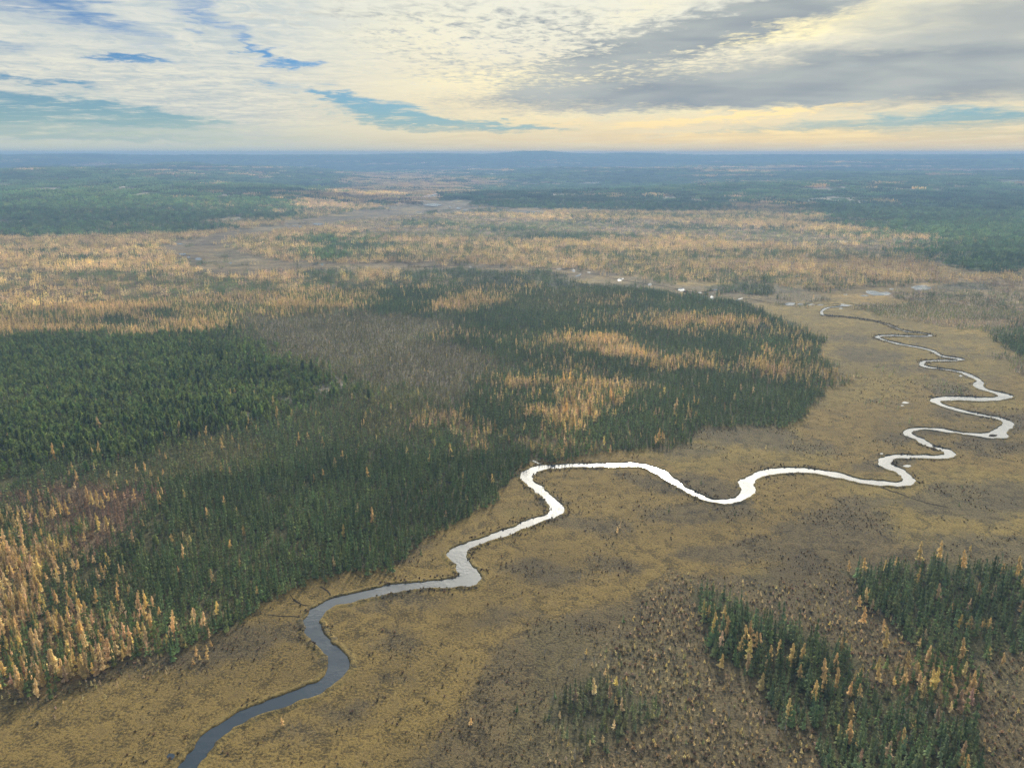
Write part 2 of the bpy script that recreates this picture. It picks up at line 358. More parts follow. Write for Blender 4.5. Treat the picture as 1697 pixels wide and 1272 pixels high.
ell('larch_mix', 1092, 728, 12, 10)
reg('larch_mix', (1330, 590), (1390, 612), (1410, 625), (1360, 640), (1352, 626))
ell('islet', 1395, 612, 20, 8)
for z in ((530, 645, 17, 7), (395, 687, 20, 4), (335, 694, 14, 4), (562, 632, 12, 9), (465, 662, 20, 4)): ell('lichen', *z)
reg('larch', (-40, 880), (20, 872), (60, 888), (70, 920), (118, 950), (100, 1000), (60, 1025), (-40, 1040))
reg('larch', (100, 1020), (150, 1008), (270, 1035), (288, 1048), (270, 1085), (200, 1110), (130, 1130), (60, 1150), (-40, 1165), (-40, 1040), (60, 1030))
reg('larch_sparse', (60, 935), (190, 915), (190, 950), (150, 1005), (100, 1015), (60, 1020))
reg('saplings', (-40, 1150), (60, 1140), (130, 1120), (200, 1100), (300, 1086), (350, 1072), (330, 1100), (230, 1130), (120, 1165), (50, 1195), (-40, 1215))
reg('brownmead', (250, 1100), (340, 1075), (420, 1030), (440, 1060), (420, 1100), (330, 1110), (270, 1120))
# brown, shrubby stretches of the open fen
for z in ((1220, 720, 90, 16), (1130, 745, 60, 10), (1180, 812, 70, 18, -20), (1060, 795, 60, 12, -12), (1150, 850, 100, 18), (1380, 870, 120, 26), (1450, 840, 60, 16), (980, 870, 70, 14), (905, 955, 60, 20), (1010, 930, 60, 16), (1200, 920, 90, 18), (1350, 910, 150, 24), (1620, 830, 110, 30), (1660, 745, 60, 14), (1600, 680, 60, 10), (1560, 645, 50, 8), (1490, 730, 40, 10), (1460, 770, 60, 12), (1300, 740, 80, 10), (650, 995, 60, 8), (590, 1010, 50, 8), (640, 1060, 60, 18), (560, 1170, 60, 20), (480, 1220, 70, 18), (640, 1120, 60, 12), (700, 1010, 50, 10), (700, 905, 24, 10), (668, 930, 22, 10), (470, 1050, 40, 14), (530, 1075, 18, 14), (330, 1130, 60, 12), (220, 1180, 60, 8), (860, 1040, 70, 12), (900, 835, 30, 8), (1550, 720, 50, 8), (1580, 752, 30, 6), (1690, 700, 30, 20), (1440, 590, 50, 14), (1400, 560, 40, 8), (1560, 575, 40, 5), (1600, 590, 50, 4), (1620, 625, 30, 6), (1500, 610, 50, 5)):
    ell('brownmead', *z)
reg('brownmead', (780, 1130), (900, 1060), (1000, 1000), (1120, 960), (1280, 950), (1400, 900), (1540, 880), (1740, 880), (1740, 1320), (-40, 1320), (520, 1320), (700, 1230))
reg('meadow', (-40, 1220), (60, 1200), (240, 1135), (420, 1105), (450, 1130), (330, 1200), (280, 1320), (-40, 1320))
reg('meadow', (480, 1240), (640, 1180), (800, 1080), (900, 1040), (860, 1100), (780, 1180), (700, 1260), (560, 1320), (420, 1320))
reg('saplings', (1110, 950), (1150, 965), (1230, 965), (1330, 985), (1380, 960), (1400, 935), (1740, 935), (1740, 1320), (900, 1320), (880, 1250), (940, 1180), (1000, 1100), (1060, 1030))
reg('brownmead', (1240, 1000), (1300, 1010), (1340, 1060), (1290, 1060), (1250, 1030))
reg('stand', (1398, 945), (1420, 935), (1460, 938), (1560, 930), (1640, 942), (1740, 948), (1740, 1078), (1640, 1090), (1585, 1084), (1510, 1068), (1460, 1022), (1420, 1000), (1400, 985))
reg('stand', (1156, 980), (1200, 990), (1245, 1022), (1300, 1040), (1370, 1062), (1430, 1090), (1450, 1140), (1520, 1150), (1610, 1190), (1640, 1230), (1650, 1320), (1400, 1320), (1370, 1230), (1330, 1190), (1280, 1155), (1220, 1112), (1165, 1075), (1150, 1020))
reg('larch_mix', (1440, 1090), (1540, 1075), (1600, 1095), (1640, 1150), (1600, 1180), (1500, 1140))
reg('clump', (925, 1150), (960, 1110), (1010, 1105), (1050, 1130), (1090, 1190), (1060, 1240), (1000, 1252), (940, 1225), (915, 1190))
for z in ((1545, 632, 32, 8), (1462, 670, 25, 7), (1478, 615, 8, 5), (1495, 700, 20, 5)): ell('islet', *z)
for k_ in range(90):
    rt = k_ % 3 > 0; xx = random.uniform(800, 1697) if rt else random.uniform(-20, 470); yy = random.uniform(300, 342 if xx < 1400 else 430) if rt else random.uniform(300, 380)
    ell(random.choice(('far_larch', 'larch_sparse', 'far_blue', 'far_blue', 'pale', 'larch')), xx, yy, random.uniform(8, 46), random.uniform(.8, 2.6) * (yy / 330) ** 2, random.uniform(-2, 2))
wy_, wx_ = np.nonzero(grid == CLS['wet'])
for k_ in range(170):
    q_ = random.randrange(len(wy_)); ell(random.choice(('gold_mead', 'brownmead', 'brownmead', 'grey', 'larch_sparse')), wx_[q_] * 2, wy_[q_], random.uniform(6, 26), random.uniform(.5, 1.5), random.uniform(-4, 4))
TG = np.array([t['ground'] for t in TAB])

# water traced on the photograph
river_pts_a = [(286, 1290), (288, 1272), (314, 1245), (339, 1215), (366, 1197), (389, 1180), (432, 1163), (475, 1149), (518, 1132), (538, 1119), (548, 1099), (542, 1089), (522, 1066), (504, 1049), (500, 1031), (507, 1017), (518, 1006), (552, 991), (591, 981), (620, 974), (650, 967), (690, 963), (730, 960), (756, 957), (762, 952), (748, 931), (740, 921), (744, 912), (762, 901), (794, 891), (833, 878), (879, 860), (907, 852), (914, 843), (904, 829), (886, 813), (868, 800), (860, 792), (863, 783), (879, 774), (904, 769), (950, 768), (1010, 767), (1045, 765.5), (1073, 769), (1102, 779), (1118, 791), (1132, 803), (1157, 817), (1178, 826), (1196, 828), (1217, 823), (1230, 815), (1229, 808), (1221, 800), (1231, 792), (1253, 781), (1284, 775), (1327, 774), (1373, 779), (1405, 786), (1426, 793), (1461, 796), (1486, 799), (1498, 795), (1495, 788), (1479, 781), (1461, 774), (1453, 765), (1458, 758), (1472, 752.5), (1521, 753), (1560, 754), (1567, 750), (1560, 746), (1528, 737), (1518, 728), (1497, 721), (1494, 715), (1504, 709), (1532, 707), (1564, 710), (1592, 716), (1624, 718), (1649, 712), (1663, 701), (1652, 694), (1620, 689), (1585, 682), (1560, 673), (1539, 666), (1538, 661), (1553, 657), (1581, 656), (1620, 658), (1652, 658), (1654, 654), (1631, 648), (1613, 641), (1611, 637), (1619, 631), (1606, 625), (1592, 618), (1557, 612), (1525, 609), (1521, 602), (1528, 597), (1557, 595.5), (1592, 596.3), (1580, 595), (1553, 590), (1546, 584), (1528, 578), (1486, 571), (1452, 561), (1449, 558), (1452, 555.5), (1470, 554), (1500, 555.5), (1536, 556.5), (1540, 555), (1525, 552), (1503, 551), (1488, 546), (1465, 536), (1440, 531.5), (1400, 525), (1364, 524), (1357, 518), (1362, 512), (1372, 508.5), (1395, 506.5), (1392, 503)]
river_pts_b = [(322, 1290), (330, 1272), (343, 1248), (359, 1231), (386, 1208), (412, 1192), (452, 1178), (499, 1163), (532, 1149), (560, 1129), (575, 1114), (582, 1099), (572, 1082), (552, 1062), (535, 1044), (532, 1027), (542, 1013), (563, 1003), (598, 994), (650, 983), (700, 975), (740, 974), (765, 973), (787, 970), (799, 962), (794, 945), (776, 931), (771, 919), (780, 908), (812, 896), (861, 880), (904, 862), (935, 852), (938, 843), (925, 829), (907, 813), (886, 797), (881, 790), (889, 783), (907, 777), (950, 775), (1010, 774), (1059, 773), (1080, 781), (1105, 797), (1123, 809), (1143, 819), (1168, 831), (1196, 835), (1217, 834), (1238, 827), (1251, 818), (1253, 809), (1247, 802), (1256, 792), (1281, 786), (1316, 783), (1359, 786), (1390, 792), (1422, 800), (1458, 806), (1507, 807), (1520, 795), (1507, 781), (1486, 774), (1477, 768), (1479, 762), (1493, 758.5), (1550, 761), (1581, 758), (1587, 753), (1574, 744), (1546, 739), (1535, 728), (1511, 719), (1512, 714), (1532, 711), (1567, 716), (1620, 723), (1634, 726), (1666, 727), (1672, 723), (1666, 716), (1684, 705), (1677, 698), (1659, 691), (1627, 686), (1592, 678), (1560, 668), (1560, 664.5), (1592, 663.5), (1627, 666), (1663, 663), (1684, 657), (1670, 652), (1652, 648), (1629, 643), (1633, 636), (1624, 627), (1603, 617), (1588, 613.5), (1557, 609.5), (1535, 606.5), (1532, 602), (1537, 599), (1592, 598.5), (1604, 595.5), (1588, 592.5), (1560, 589), (1555, 583), (1539, 577), (1489, 568.5), (1462, 561), (1458, 558.3), (1470, 557), (1500, 558), (1541, 559), (1548, 555.5), (1528, 550.3), (1506, 549.3), (1490, 544.5), (1467, 534.8), (1440, 530), (1400, 523.6), (1367, 522.5), (1363, 518), (1367, 513), (1376, 510), (1398, 508.5), (1417, 506.5)]
def disc(cx, cy, rx, ry, n=12, seed=0):
    r_ = random.Random(int(cx * 7 + cy * 13 + seed))
    return [(cx + rx * (0.6 + 0.5 * r_.random()) * math.cos(t), cy + ry * (0.6 + 0.5 * r_.random()) * math.sin(t)) for t in np.linspace(0, 2 * math.pi, n + 1)[:-1]]
ponds = [[(1438, 483), (1450, 482.5), (1458, 485), (1468, 483.5), (1473, 487.5), (1452, 488.5), (1441, 486)],
         disc(1527, 476.5, 14, 3.2), disc(1477, 479, 4, .9), disc(1433, 490, 6, .8), disc(1310, 503.3, 8, 2), disc(1326, 503.8, 4, .7), disc(1345, 504.5, 6, .7), disc(1360, 505, 5, .6),
         disc(1129, 479.5, 5, 2.4), disc(1180, 493, 2.6, 3), [(1219, 497.5), (1225, 494.5), (1231, 494), (1228, 496)], disc(1187, 480, 5, .9), disc(1160, 485, 3, .8), disc(1027, 463.6, 3, 1.9), disc(1031, 462, 3, 1), disc(1077, 471.4, 3, 1.7),
         disc(950, 448.6, 3, 1.8), [(953, 457.4), (959, 455), (963, 454.5), (960, 457.5)], disc(976, 451.3, 3, .9), disc(926, 446, 4, .6), disc(780, 442, 2.4, .9),
         [(863, 351.5), (868, 350.5), (894, 350.6), (891, 352), (872, 352.3)], disc(718, 340, 13, 1.7), disc(720, 324.3, 6, 1.3), disc(713, 327, 3, 1), disc(760, 345, 4, 1.2), disc(771, 348, 3, 1.1), disc(746, 343, 2, 1),
         disc(527, 371.6, 7, 1.2), disc(488, 375, 4, .9), disc(498, 376, 3, .9), disc(302, 421, 6, 1.1), disc(329, 429, 5, 1.5), disc(313, 426, 2.5, 1), disc(298, 404, 4, 1), disc(382, 436, 2, 1), disc(534, 438, 2, 1.6), disc(694, 352, 3, .7),
         disc(1500, 667, 9, 2.4), disc(1495, 672, 4, 1), disc(1592, 622.5, 4, 1.6), disc(1461, 751.5, 4, 1.2), disc(1503, 772, 9, 2.6), disc(1394, 511, 3, .7),
         disc(283, 1253, 9, 7), disc(1402, 488, 4, .6), disc(1676, 301.6, 26, .7),
         [(879, 762.5), (884, 762), (893, 766.5), (902, 769.5), (896, 770), (888, 767)], disc(1345, 787, 0.1, .1)]
ponds = ponds[:-1]
ponds = [[(cx_ + (x - cx_) * (1.3 if cy_ < 520 else .8), cy_ + (y - cy_) * (1.5 if cy_ < 520 else 0.9)) for x, y in p_] for p_ in ponds for cx_, cy_ in [np.mean(p_, axis=0)]]
wgrid = np.zeros((GH, GW), np.uint8)
river_poly = river_pts_a + river_pts_b[::-1]
fill(river_poly, wgrid, 1)
for p_ in ponds: fill(p_, wgrid, 1)
w2 = wgrid.copy()
for sy in (-3, -2, -1, 0, 1, 2, 3):
    for sx in (-2, -1, 0, 1, 2): w2 |= np.roll(np.roll(wgrid, sy, 0), sx, 1)

def _look(X, Y, Z, jx, jy):
    px, py, ok = world_pix(X + jx, Y + jy, Z)
    c = grid[np.clip(py, 0, GH - 1).astype(int), np.clip(px / 2, 0, GW - 1).astype(int)]
    return np.where(ok, c, CLS['brownmead'])
WOODY = [CLS[k] for k in ('forest', 'forest_olive', 'grey', 'rust', 'pine', 'larch', 'larch_mix', 'larch_sparse', 'larch_pale', 'far_green', 'far_blue', 'far_larch', 'pale', 'lichen')]
STAND = 0
FAMILY = np.array([1 if i in WOODY else 0 for i in range(len(TAB))]); FAMILY[[CLS['pale'], CLS['lichen']]] = 2
SOFT = np.array([1.0] * len(TAB)); SOFT[[CLS[k] for k in ('meadow', 'brownmead', 'gold_mead', 'wet')]] = .38; FAMILY[CLS['stand']] = 3; FAMILY[CLS['clump']] = 4; SOFT[[CLS[k] for k in ('larch', 'larch_sparse', 'larch_mix')]] = .30
def cover(X, Y, Z, seed=0):
    """class index of each ground point; borders roughened by noise in metres, borders between like covers (two kinds of
    wood, two kinds of fen) drawn out into a wide random fade"""
    r = np.hypot(X, Y); k = np.clip(r / 900, 0.5, 4)
    jx = (fbm(X, Y, 34, 4, 51, .65) - .5) * 46 * k; jy = (fbm(X, Y, 30, 4, 61, .65) - .5) * 46 * k
    g_ = np.random.default_rng(1000 + seed)
    c = _look(X, Y, Z, jx + g_.normal(0, 1.5, X.shape) * k, jy + g_.normal(0, 2, X.shape) * k)
    wx = (fbm(X, Y, 80, 4, 151, .65) - .5) * 260 * k; wy = (fbm(X, Y, 70, 4, 161, .65) - .5) * 260 * k
    w = SOFT[c]
    c2 = _look(X, Y, Z, jx + (wx * .55 + g_.normal(0, 15, X.shape) * k) * w, jy + (wy * .55 + g_.normal(0, 19, X.shape) * k) * w)
    return np.where(FAMILY[c] == FAMILY[c2], c2, c)
def in_water(X, Y, Z):
    px, py, ok = world_pix(X, Y, Z)
    inside = ok & (px > 0) & (px < 1698) & (py > 0) & (py < GH)
    return inside & (w2[np.clip(py, 0, GH - 1).astype(int), np.clip(px / 2, 0, GW - 1).astype(int)] > 0)

# ------------------------------------------------------------------ materials
def new_mat(name):
    m = bpy.data.materials.new(name); m.use_nodes = True
    m.node_tree.nodes.clear(); E.nt = m.node_tree
    return m, m.node_tree
def out_to(nt, sh):
    o = nt.nodes.new('ShaderNodeOutputMaterial'); nt.links.new(sh, o.inputs[0])
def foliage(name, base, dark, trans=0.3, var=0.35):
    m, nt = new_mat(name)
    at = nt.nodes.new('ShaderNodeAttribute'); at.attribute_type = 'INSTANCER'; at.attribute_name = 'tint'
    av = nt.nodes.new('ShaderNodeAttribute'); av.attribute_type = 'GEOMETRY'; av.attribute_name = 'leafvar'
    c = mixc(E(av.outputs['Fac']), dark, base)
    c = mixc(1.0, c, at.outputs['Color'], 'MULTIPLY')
    d = nt.nodes.new('ShaderNodeBsdfDiffuse'); t = nt.nodes.new('ShaderNodeBsdfTranslucent')
    nt.links.new(c, d.inputs[0]); nt.links.new(c, t.inputs[0])
    x = nt.nodes.new('ShaderNodeMixShader'); x.inputs[0].default_value = trans
    nt.links.new(d.outputs[0], x.inputs[1]); nt.links.new(t.outputs[0], x.inputs[2])
    out_to(nt, x.outputs[0]); return m
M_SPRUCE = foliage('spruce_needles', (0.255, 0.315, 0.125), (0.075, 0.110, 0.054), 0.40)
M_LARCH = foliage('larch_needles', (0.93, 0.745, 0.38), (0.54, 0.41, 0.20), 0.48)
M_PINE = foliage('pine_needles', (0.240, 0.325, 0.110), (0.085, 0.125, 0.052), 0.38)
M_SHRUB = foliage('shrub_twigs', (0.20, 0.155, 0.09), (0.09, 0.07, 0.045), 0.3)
m, nt = new_mat('bark'); d = nt.nodes.new('ShaderNodeBsdfDiffuse')
g = nt.nodes.new('ShaderNodeNewGeometry')
nt.links.new(mixc(noise(g.outputs['Position'], 3.0, 3), (0.07, 0.055, 0.045), (0.19, 0.165, 0.14)), d.inputs[0]); out_to(nt, d.outputs[0]); M_BARK = m
m, nt = new_mat('dead_wood'); d = nt.nodes.new('ShaderNodeBsdfDiffuse')
g = nt.nodes.new('ShaderNodeNewGeometry')
nt.links.new(mixc(noise(g.outputs['Position'], 3.0, 3), (0.20, 0.18, 0.16), (0.42, 0.39, 0.35)), d.inputs[0]); out_to(nt, d.outputs[0]); M_DEAD = m

def ground_mat(name, bank=False):
    m, nt = new_mat(name)
    at = nt.nodes.new('ShaderNodeAttribute'); at.attribute_type = 'GEOMETRY'; at.attribute_name = 'cover'
    g = nt.nodes.new('ShaderNodeNewGeometry'); pos = g.outputs['Position']
    a = noise(pos, 0.9, 6, 0.68); b = noise(pos, 0.13, 5, 0.65, 0.6); c_ = noise(pos, 0.022, 5, 0.62, 0.5); f_ = noise(pos, 2.6, 3, 0.6)
    # rough sedge: light straw heads over dark wet hollows
    col = at.outputs['Color']
    dark = mixc(1.0, col, (0.38, 0.38, 0.40), 'MULTIPLY')
    lite = mixc(1.0, col, (1.42, 1.34, 1.10), 'MULTIPLY')
    col = mixc(smooth(a * 0.60 + b * 0.40, 0.40, 0.59), dark, lite)
    brown = mixc(1.0, at.outputs['Color'], (0.62, 0.62, 0.68), 'MULTIPLY')
    col = mixc(smooth(c_ * 0.55 + b * 0.45, 0.50, 0.62) * 0.60, col, brown)
    col = mixc(smooth(b * .5 + a * .5, 0.56, 0.64) * 0.65, col, (0.075, 0.052, 0.035))
    col = mixc(smooth(f_, 0.60, 0.75) * 0.25, col, mixc(1.0, lite, (1.3, 1.25, 1.1), 'MULTIPLY'))
    bs = nt.nodes.new('ShaderNodeBsdfPrincipled'); nt.links.new(col, bs.inputs['Base Color'])
    bs.inputs['Roughness'].default_value = 0.95; bs.inputs['Specular IOR Level'].default_value = 0.1
    bu = nt.nodes.new('ShaderNodeBump'); bu.inputs['Strength'].default_value = 0.9; bu.inputs['Distance'].default_value = 0.9
    nt.links.new((a * 0.6 + b * 0.9 + f_ * 0.2).s, bu.inputs['Height']); nt.links.new(bu.outputs[0], bs.inputs['Normal'])
    out_to(nt, bs.outputs[0]); return m
M_GROUND = ground_mat('fen_ground')
m, nt = new_mat('river_water')
g = nt.nodes.new('ShaderNodeNewGeometry')
bs = nt.nodes.new('ShaderNodeBsdfPrincipled')
bs.inputs['Base Color'].default_value = (0.034, 0.046, 0.060, 1); ruf = smooth(noise(g.outputs['Position'], 0.035, 4, 0.6, 0.8), 0.42, 0.60)
nt.links.new((0.05 + ruf * 0.14).s, bs.inputs['Roughness']); bs.inputs['IOR'].default_value = 1.40
bu = nt.nodes.new('ShaderNodeBump'); bu.inputs['Strength'].default_value = 0.40; bu.inputs['Distance'].default_value = 0.25
nt.links.new((noise(g.outputs['Position'], 0.55, 4, 0.6) * (0.3 + smooth(noise(g.outputs['Position'], 0.05, 2), .4, .6))).s, bu.inputs['Height']); nt.links.new(bu.outputs[0], bs.inputs['Normal'])
out_to(nt, bs.outputs[0]); M_WATER = m
m, nt = new_mat('ditch_mud'); d = nt.nodes.new('ShaderNodeBsdfDiffuse'); d.inputs[0].default_value = (0.045, 0.036, 0.026, 1); out_to(nt, d.outputs[0]); M_MUD = m

# ------------------------------------------------------------------ mesh helpers
def mesh_np(name, V, Fq, mat=None, attrs=None, smooth_=False):
    """V (n,3); Fq list of int arrays, each (k, 3 or 4)"""
    me = bpy.data.meshes.new(name)
    Fq = [f for f in Fq if len(f)]
    nl = sum(f.size for f in Fq); nf = sum(len(f) for f in Fq)
    me.vertices.add(len(V)); me.vertices.foreach_set('co', np.asarray(V, np.float32).ravel())
    me.loops.add(nl); me.polygons.add(nf)
    me.loops.foreach_set('vertex_index', np.concatenate([f.ravel() for f in Fq]).astype(np.int32))
    tot = np.concatenate([np.full(len(f), f.shape[1]) for f in Fq])
    me.polygons.foreach_set('loop_start', (np.cumsum(tot) - tot).astype(np.int32))
    me.update(calc_edges=True)
    if smooth_: me.polygons.foreach_set('use_smooth', np.ones(nf, bool))
    for k, (dom, typ, val) in (attrs or {}).items():
        a = me.attributes.new(k, typ, dom)
        key = {'FLOAT': 'value', 'FLOAT_COLOR': 'color', 'FLOAT_VECTOR': 'vector', 'INT': 'value'}[typ]
        a.data.foreach_set(key, np.asarray(val, np.int32 if typ == 'INT' else np.float32).ravel())
    if mat: me.materials.append(mat)
    return me
def link(name, me, kind=None, parent=None):
    o = bpy.data.objects.new(name, me); COL.objects.link(o)
    if kind: o['kind'] = kind
    if parent: o.parent = parent
    return o

# ------------------------------------------------------------------ ground
azs = np.concatenate([np.arange(-180, -42, 6.0), np.linspace(-42, 42, 641), np.arange(48, 180, 6.0)])
rs = np.concatenate([[2, 30, 80, 130, 180], np.geomspace(215, 12950, 640)])
AZ, RR = np.meshgrid(np.radians(azs), rs)
GX, GY = RR * np.sin(AZ), RR * np.cos(AZ)
GZ = height(GX, GY)
nr, na = GX.shape
gcol = sum(TG[cover(GX.ravel(), GY.ravel(), GZ.ravel(), q)] for q in range(6)) / 6
# large-scale drift of colour in the open fen
dr = fbm(GX.ravel(), GY.ravel(), 140, 4, 71)[:, None]
gcol = gcol * (0.72 + 0.56 * dr) * np.where(dr > .5, [1.0, 1.0, 1.0], [1.02, 0.98, 1.0])
mid = sst(800, 1600, RR.ravel())[:, None]
gcol = gcol * (1 + mid * ((fbm(GX.ravel() * .5, GY.ravel(), 26, 4, 83, .6) - .5)[:, None] * 1.9 + (fbm(GX.ravel() * .3, GY.ravel(), 9, 2, 85) - .5)[:, None] * .9)).clip(.25, 2)
far = sst(2500, 9000, RR.ravel())[:, None]
gcol = gcol * (1 + far * ((fbm(GX.ravel() * .4, GY.ravel(), 700, 4, 81) - .5)[:, None] * 1.1))
idx = np.arange(nr * na).reshape(nr, na)
q = np.stack([idx[:-1, :], np.roll(idx, -1, 1)[:-1, :], np.roll(idx, -1, 1)[1:, :], idx[1:, :]], -1).reshape(-1, 4)[:, ::-1]
V = np.stack([GX.ravel(), GY.ravel(), GZ.ravel()], 1)
V = np.vstack([V, [[0, 0, 0]]]); gcol4 = np.vstack([np.hstack([gcol, np.ones((len(gcol), 1))]), [[.2, .15, .06, 1]]])
ctr = np.stack([np.full(na, nr * na), np.roll(idx[0], -1), idx[0]], 1)[:, ::-1]
ground = link('ground', mesh_np('ground', V, [q, ctr], M_GROUND, {'cover': ('POINT', 'FLOAT_COLOR', gcol4)}, True), 'structure')

# ------------------------------------------------------------------ water
def resample(pts, step):
    P_ = np.array(pts, float); seg = np.hypot(*(P_[1:] - P_[:-1]).T); s = np.concatenate([[0], np.cumsum(seg)])
    n = max(2, int(s[-1] / step)); t = np.linspace(0, s[-1], n)
    return np.stack([np.interp(t, s, P_[:, 0]), np.interp(t, s, P_[:, 1])], 1)
def chaikin(P_, k=2, closed=False):
    P_ = np.array(P_, float)
    for _ in range(k):
        if closed: Q = np.vstack([P_, P_[:1]])
        else: Q = P_
        a = Q[:-1] * .75 + Q[1:] * .25; b = Q[:-1] * .25 + Q[1:] * .75
        N = np.empty((len(a) * 2, 2)); N[0::2] = a; N[1::2] = b
        P_ = N if closed else np.vstack([Q[:1], N, Q[-1:]])
    return P_
def ngon_mesh(name, poly, z, mat):
    import bmesh
    bm = bmesh.new(); vs = [bm.verts.new((x, y, z)) for x, y in poly]
    f = bm.faces.new(vs); f.normal_update()
    if f.normal.z < 0: f.normal_flip()
    bmesh.ops.triangulate(bm, faces=[f], ngon_method='EAR_CLIP')
    me = bpy.data.meshes.new(name); bm.to_mesh(me); bm.free(); me.materials.append(mat); return me
def ragged(P_, amp):
    r = np.hypot(P_[:, 0], P_[:, 1]); n = np.zeros_like(P_)
    n[:, 0] = (fbm(P_[:, 0], P_[:, 1], 5, 3, 91) - .5); n[:, 1] = (fbm(P_[:, 0], P_[:, 1], 5, 3, 92) - .5)
    return P_ + n * amp * np.clip(1.4 - r / 1500, .3, 1)[:, None]
def togr(pts): return np.stack(pix_ground(*np.array(pts, float).T), 1)
bankA = ragged(resample(chaikin(togr(river_pts_a), 2), 1.0), 3.4)
bankB = ragged(resample(chaikin(togr(river_pts_b), 2), 1.0), 3.4)
link('river', ngon_mesh('river', np.vstack([bankA, bankB[::-1]]), 0.05, M_WATER), 'structure')
pond_shapes = []
for p_ in ponds:
    W = chaikin(togr(p_), 2, True)
    zz = float(height(*W.mean(0))) + 0.06
    if abs(zz) > 1: # up on the rolling ground: slide along the sight line onto the terrain
        W = np.stack(pix_ground(*np.array(p_, float).T, z=zz), 1); W = chaikin(W, 2, True); zz = float(height(W[:, 0], W[:, 1]).max()) + 0.3
    link('pond', ngon_mesh('pond', W, zz, M_WATER), 'structure'); pond_shapes.append(W)
# banks: a raised peat lip along each shore, colour like the fen behind
def bank_strip(P_, side, name, wmul=1.0):
    T = np.gradient(P_, axis=0); T = np.stack([np.convolve(T[:, k], np.ones(5) / 5, 'same') for k in (0, 1)], 1)
    T /= np.maximum(np.hypot(*T.T), 1e-6)[:, None]
    N = np.stack([-T[:, 1], T[:, 0]], 1) * side
    r = np.hypot(*P_.T); nz = fbm(P_[:, 0], P_[:, 1], 3.5, 3, 95)
    wsc = np.interp(r, [300, 700, 1100], [1, .7, .5]) * wmul
    prof = [(-0.35, -0.08), (0.0, 0.42), (0.5, 0.62), (1.5, 0.45), (3.0, -0.06)]
    V = []; cc = []
    base = TG[cover(P_[:, 0] + N[:, 0] * 4, P_[:, 1] + N[:, 1] * 4, P_[:, 0] * 0)]
    for k, (o, z) in enumerate(prof):
        q_ = P_ + N * (o * wsc)[:, None]
        V.append(np.column_stack([q_, np.where(z > 0, z * (0.55 + 1.0 * nz), z)]))
        cc.append(np.hstack([base * (np.array([[.45, .42, .45]]) if k < 1 else np.array([[.95, .95, 1.0]])) * (.75 + .5 * nz[:, None]), np.ones((len(P_), 1))]))
    V = np.vstack(V); n = len(P_); i = np.arange(n - 1); Fq = []
    for k in range(len(prof) - 1):
        Fq.append(np.stack([i + k * n, i + 1 + k * n, i + 1 + (k + 1) * n, i + (k + 1) * n], 1)[:, ::side])
    return link(name, mesh_np(name, V, Fq, M_GROUND, {'cover': ('POINT', 'FLOAT_COLOR', np.vstack(cc))}, True), 'structure')
bank_strip(bankA, 1, 'river_bank'); bank_strip(bankB, -1, 'river_bank')
# narrow ditches and animal trails: dark mud ribbons
def trail(pts, w, name='trail'):
    P_ = ragged(resample(chaikin(togr(pts), 2), 2.0), 2.0); T = np.gradient(P_, axis=0); T /= np.maximum(np.hypot(*T.T), 1e-6)[:, None]
    N = np.stack([-T[:, 1], T[:, 0]], 1) * (w / 2 * (0.5 + fbm(P_[:, 0], P_[:, 1], 6, 2, 97)))[:, None]
    V = np.vstack([np.column_stack([P_ - N, np.full(len(P_), .035)]), np.column_stack([P_ + N, np.full(len(P_), .035)])]); n = len(P_); i = np.arange(n - 1)
    link(name, mesh_np(name, V, [np.stack([i, i + 1, i + 1 + n, i + n], 1)], M_MUD), 'structure')
trail([(1461, 808), (1486, 816), (1504, 823), (1539, 834), (1571, 840)], 1.3)
trail([(552, 991), (545, 980), (530, 972)], .8); trail([(507, 1003), (497, 1000), (488, 992)], .9); trail([(500, 1022), (470, 1021), (445, 1018)], .8)
trail([(520, 1003), (492, 1000), (480, 985)], .6)
trail([(905, 768), (912, 764), (925, 762)], .6)
for seg in ([(1417, 506), (1440, 508), (1400, 502)], [(1392, 503), (1360, 505), (1330, 503.5), (1300, 504), (1275, 502), (1250, 496), (1226, 495)], [(1222, 498), (1200, 497.5), (1180, 495), (1150, 491), (1130, 481)], [(1187, 480), (1160, 485), (1140, 483), (1128, 480)], [(1128, 480), (1100, 474), (1077, 472), (1050, 467), (1028, 464), (1000, 457), (976, 452), (950, 449), (926, 446), (880, 443), (820, 444), (780, 442), (740, 440), (690, 443)]):
    trail(seg, 3.5, 'creek')
# tiny silty island in the right bend, and the log jam flats are fen ground
isl = chaikin(togr(disc(1645, 721.5, 9, 2.4)), 2, True)
link('river_islet', ngon_mesh('river_islet', isl, 0.09, M_MUD), 'structure')

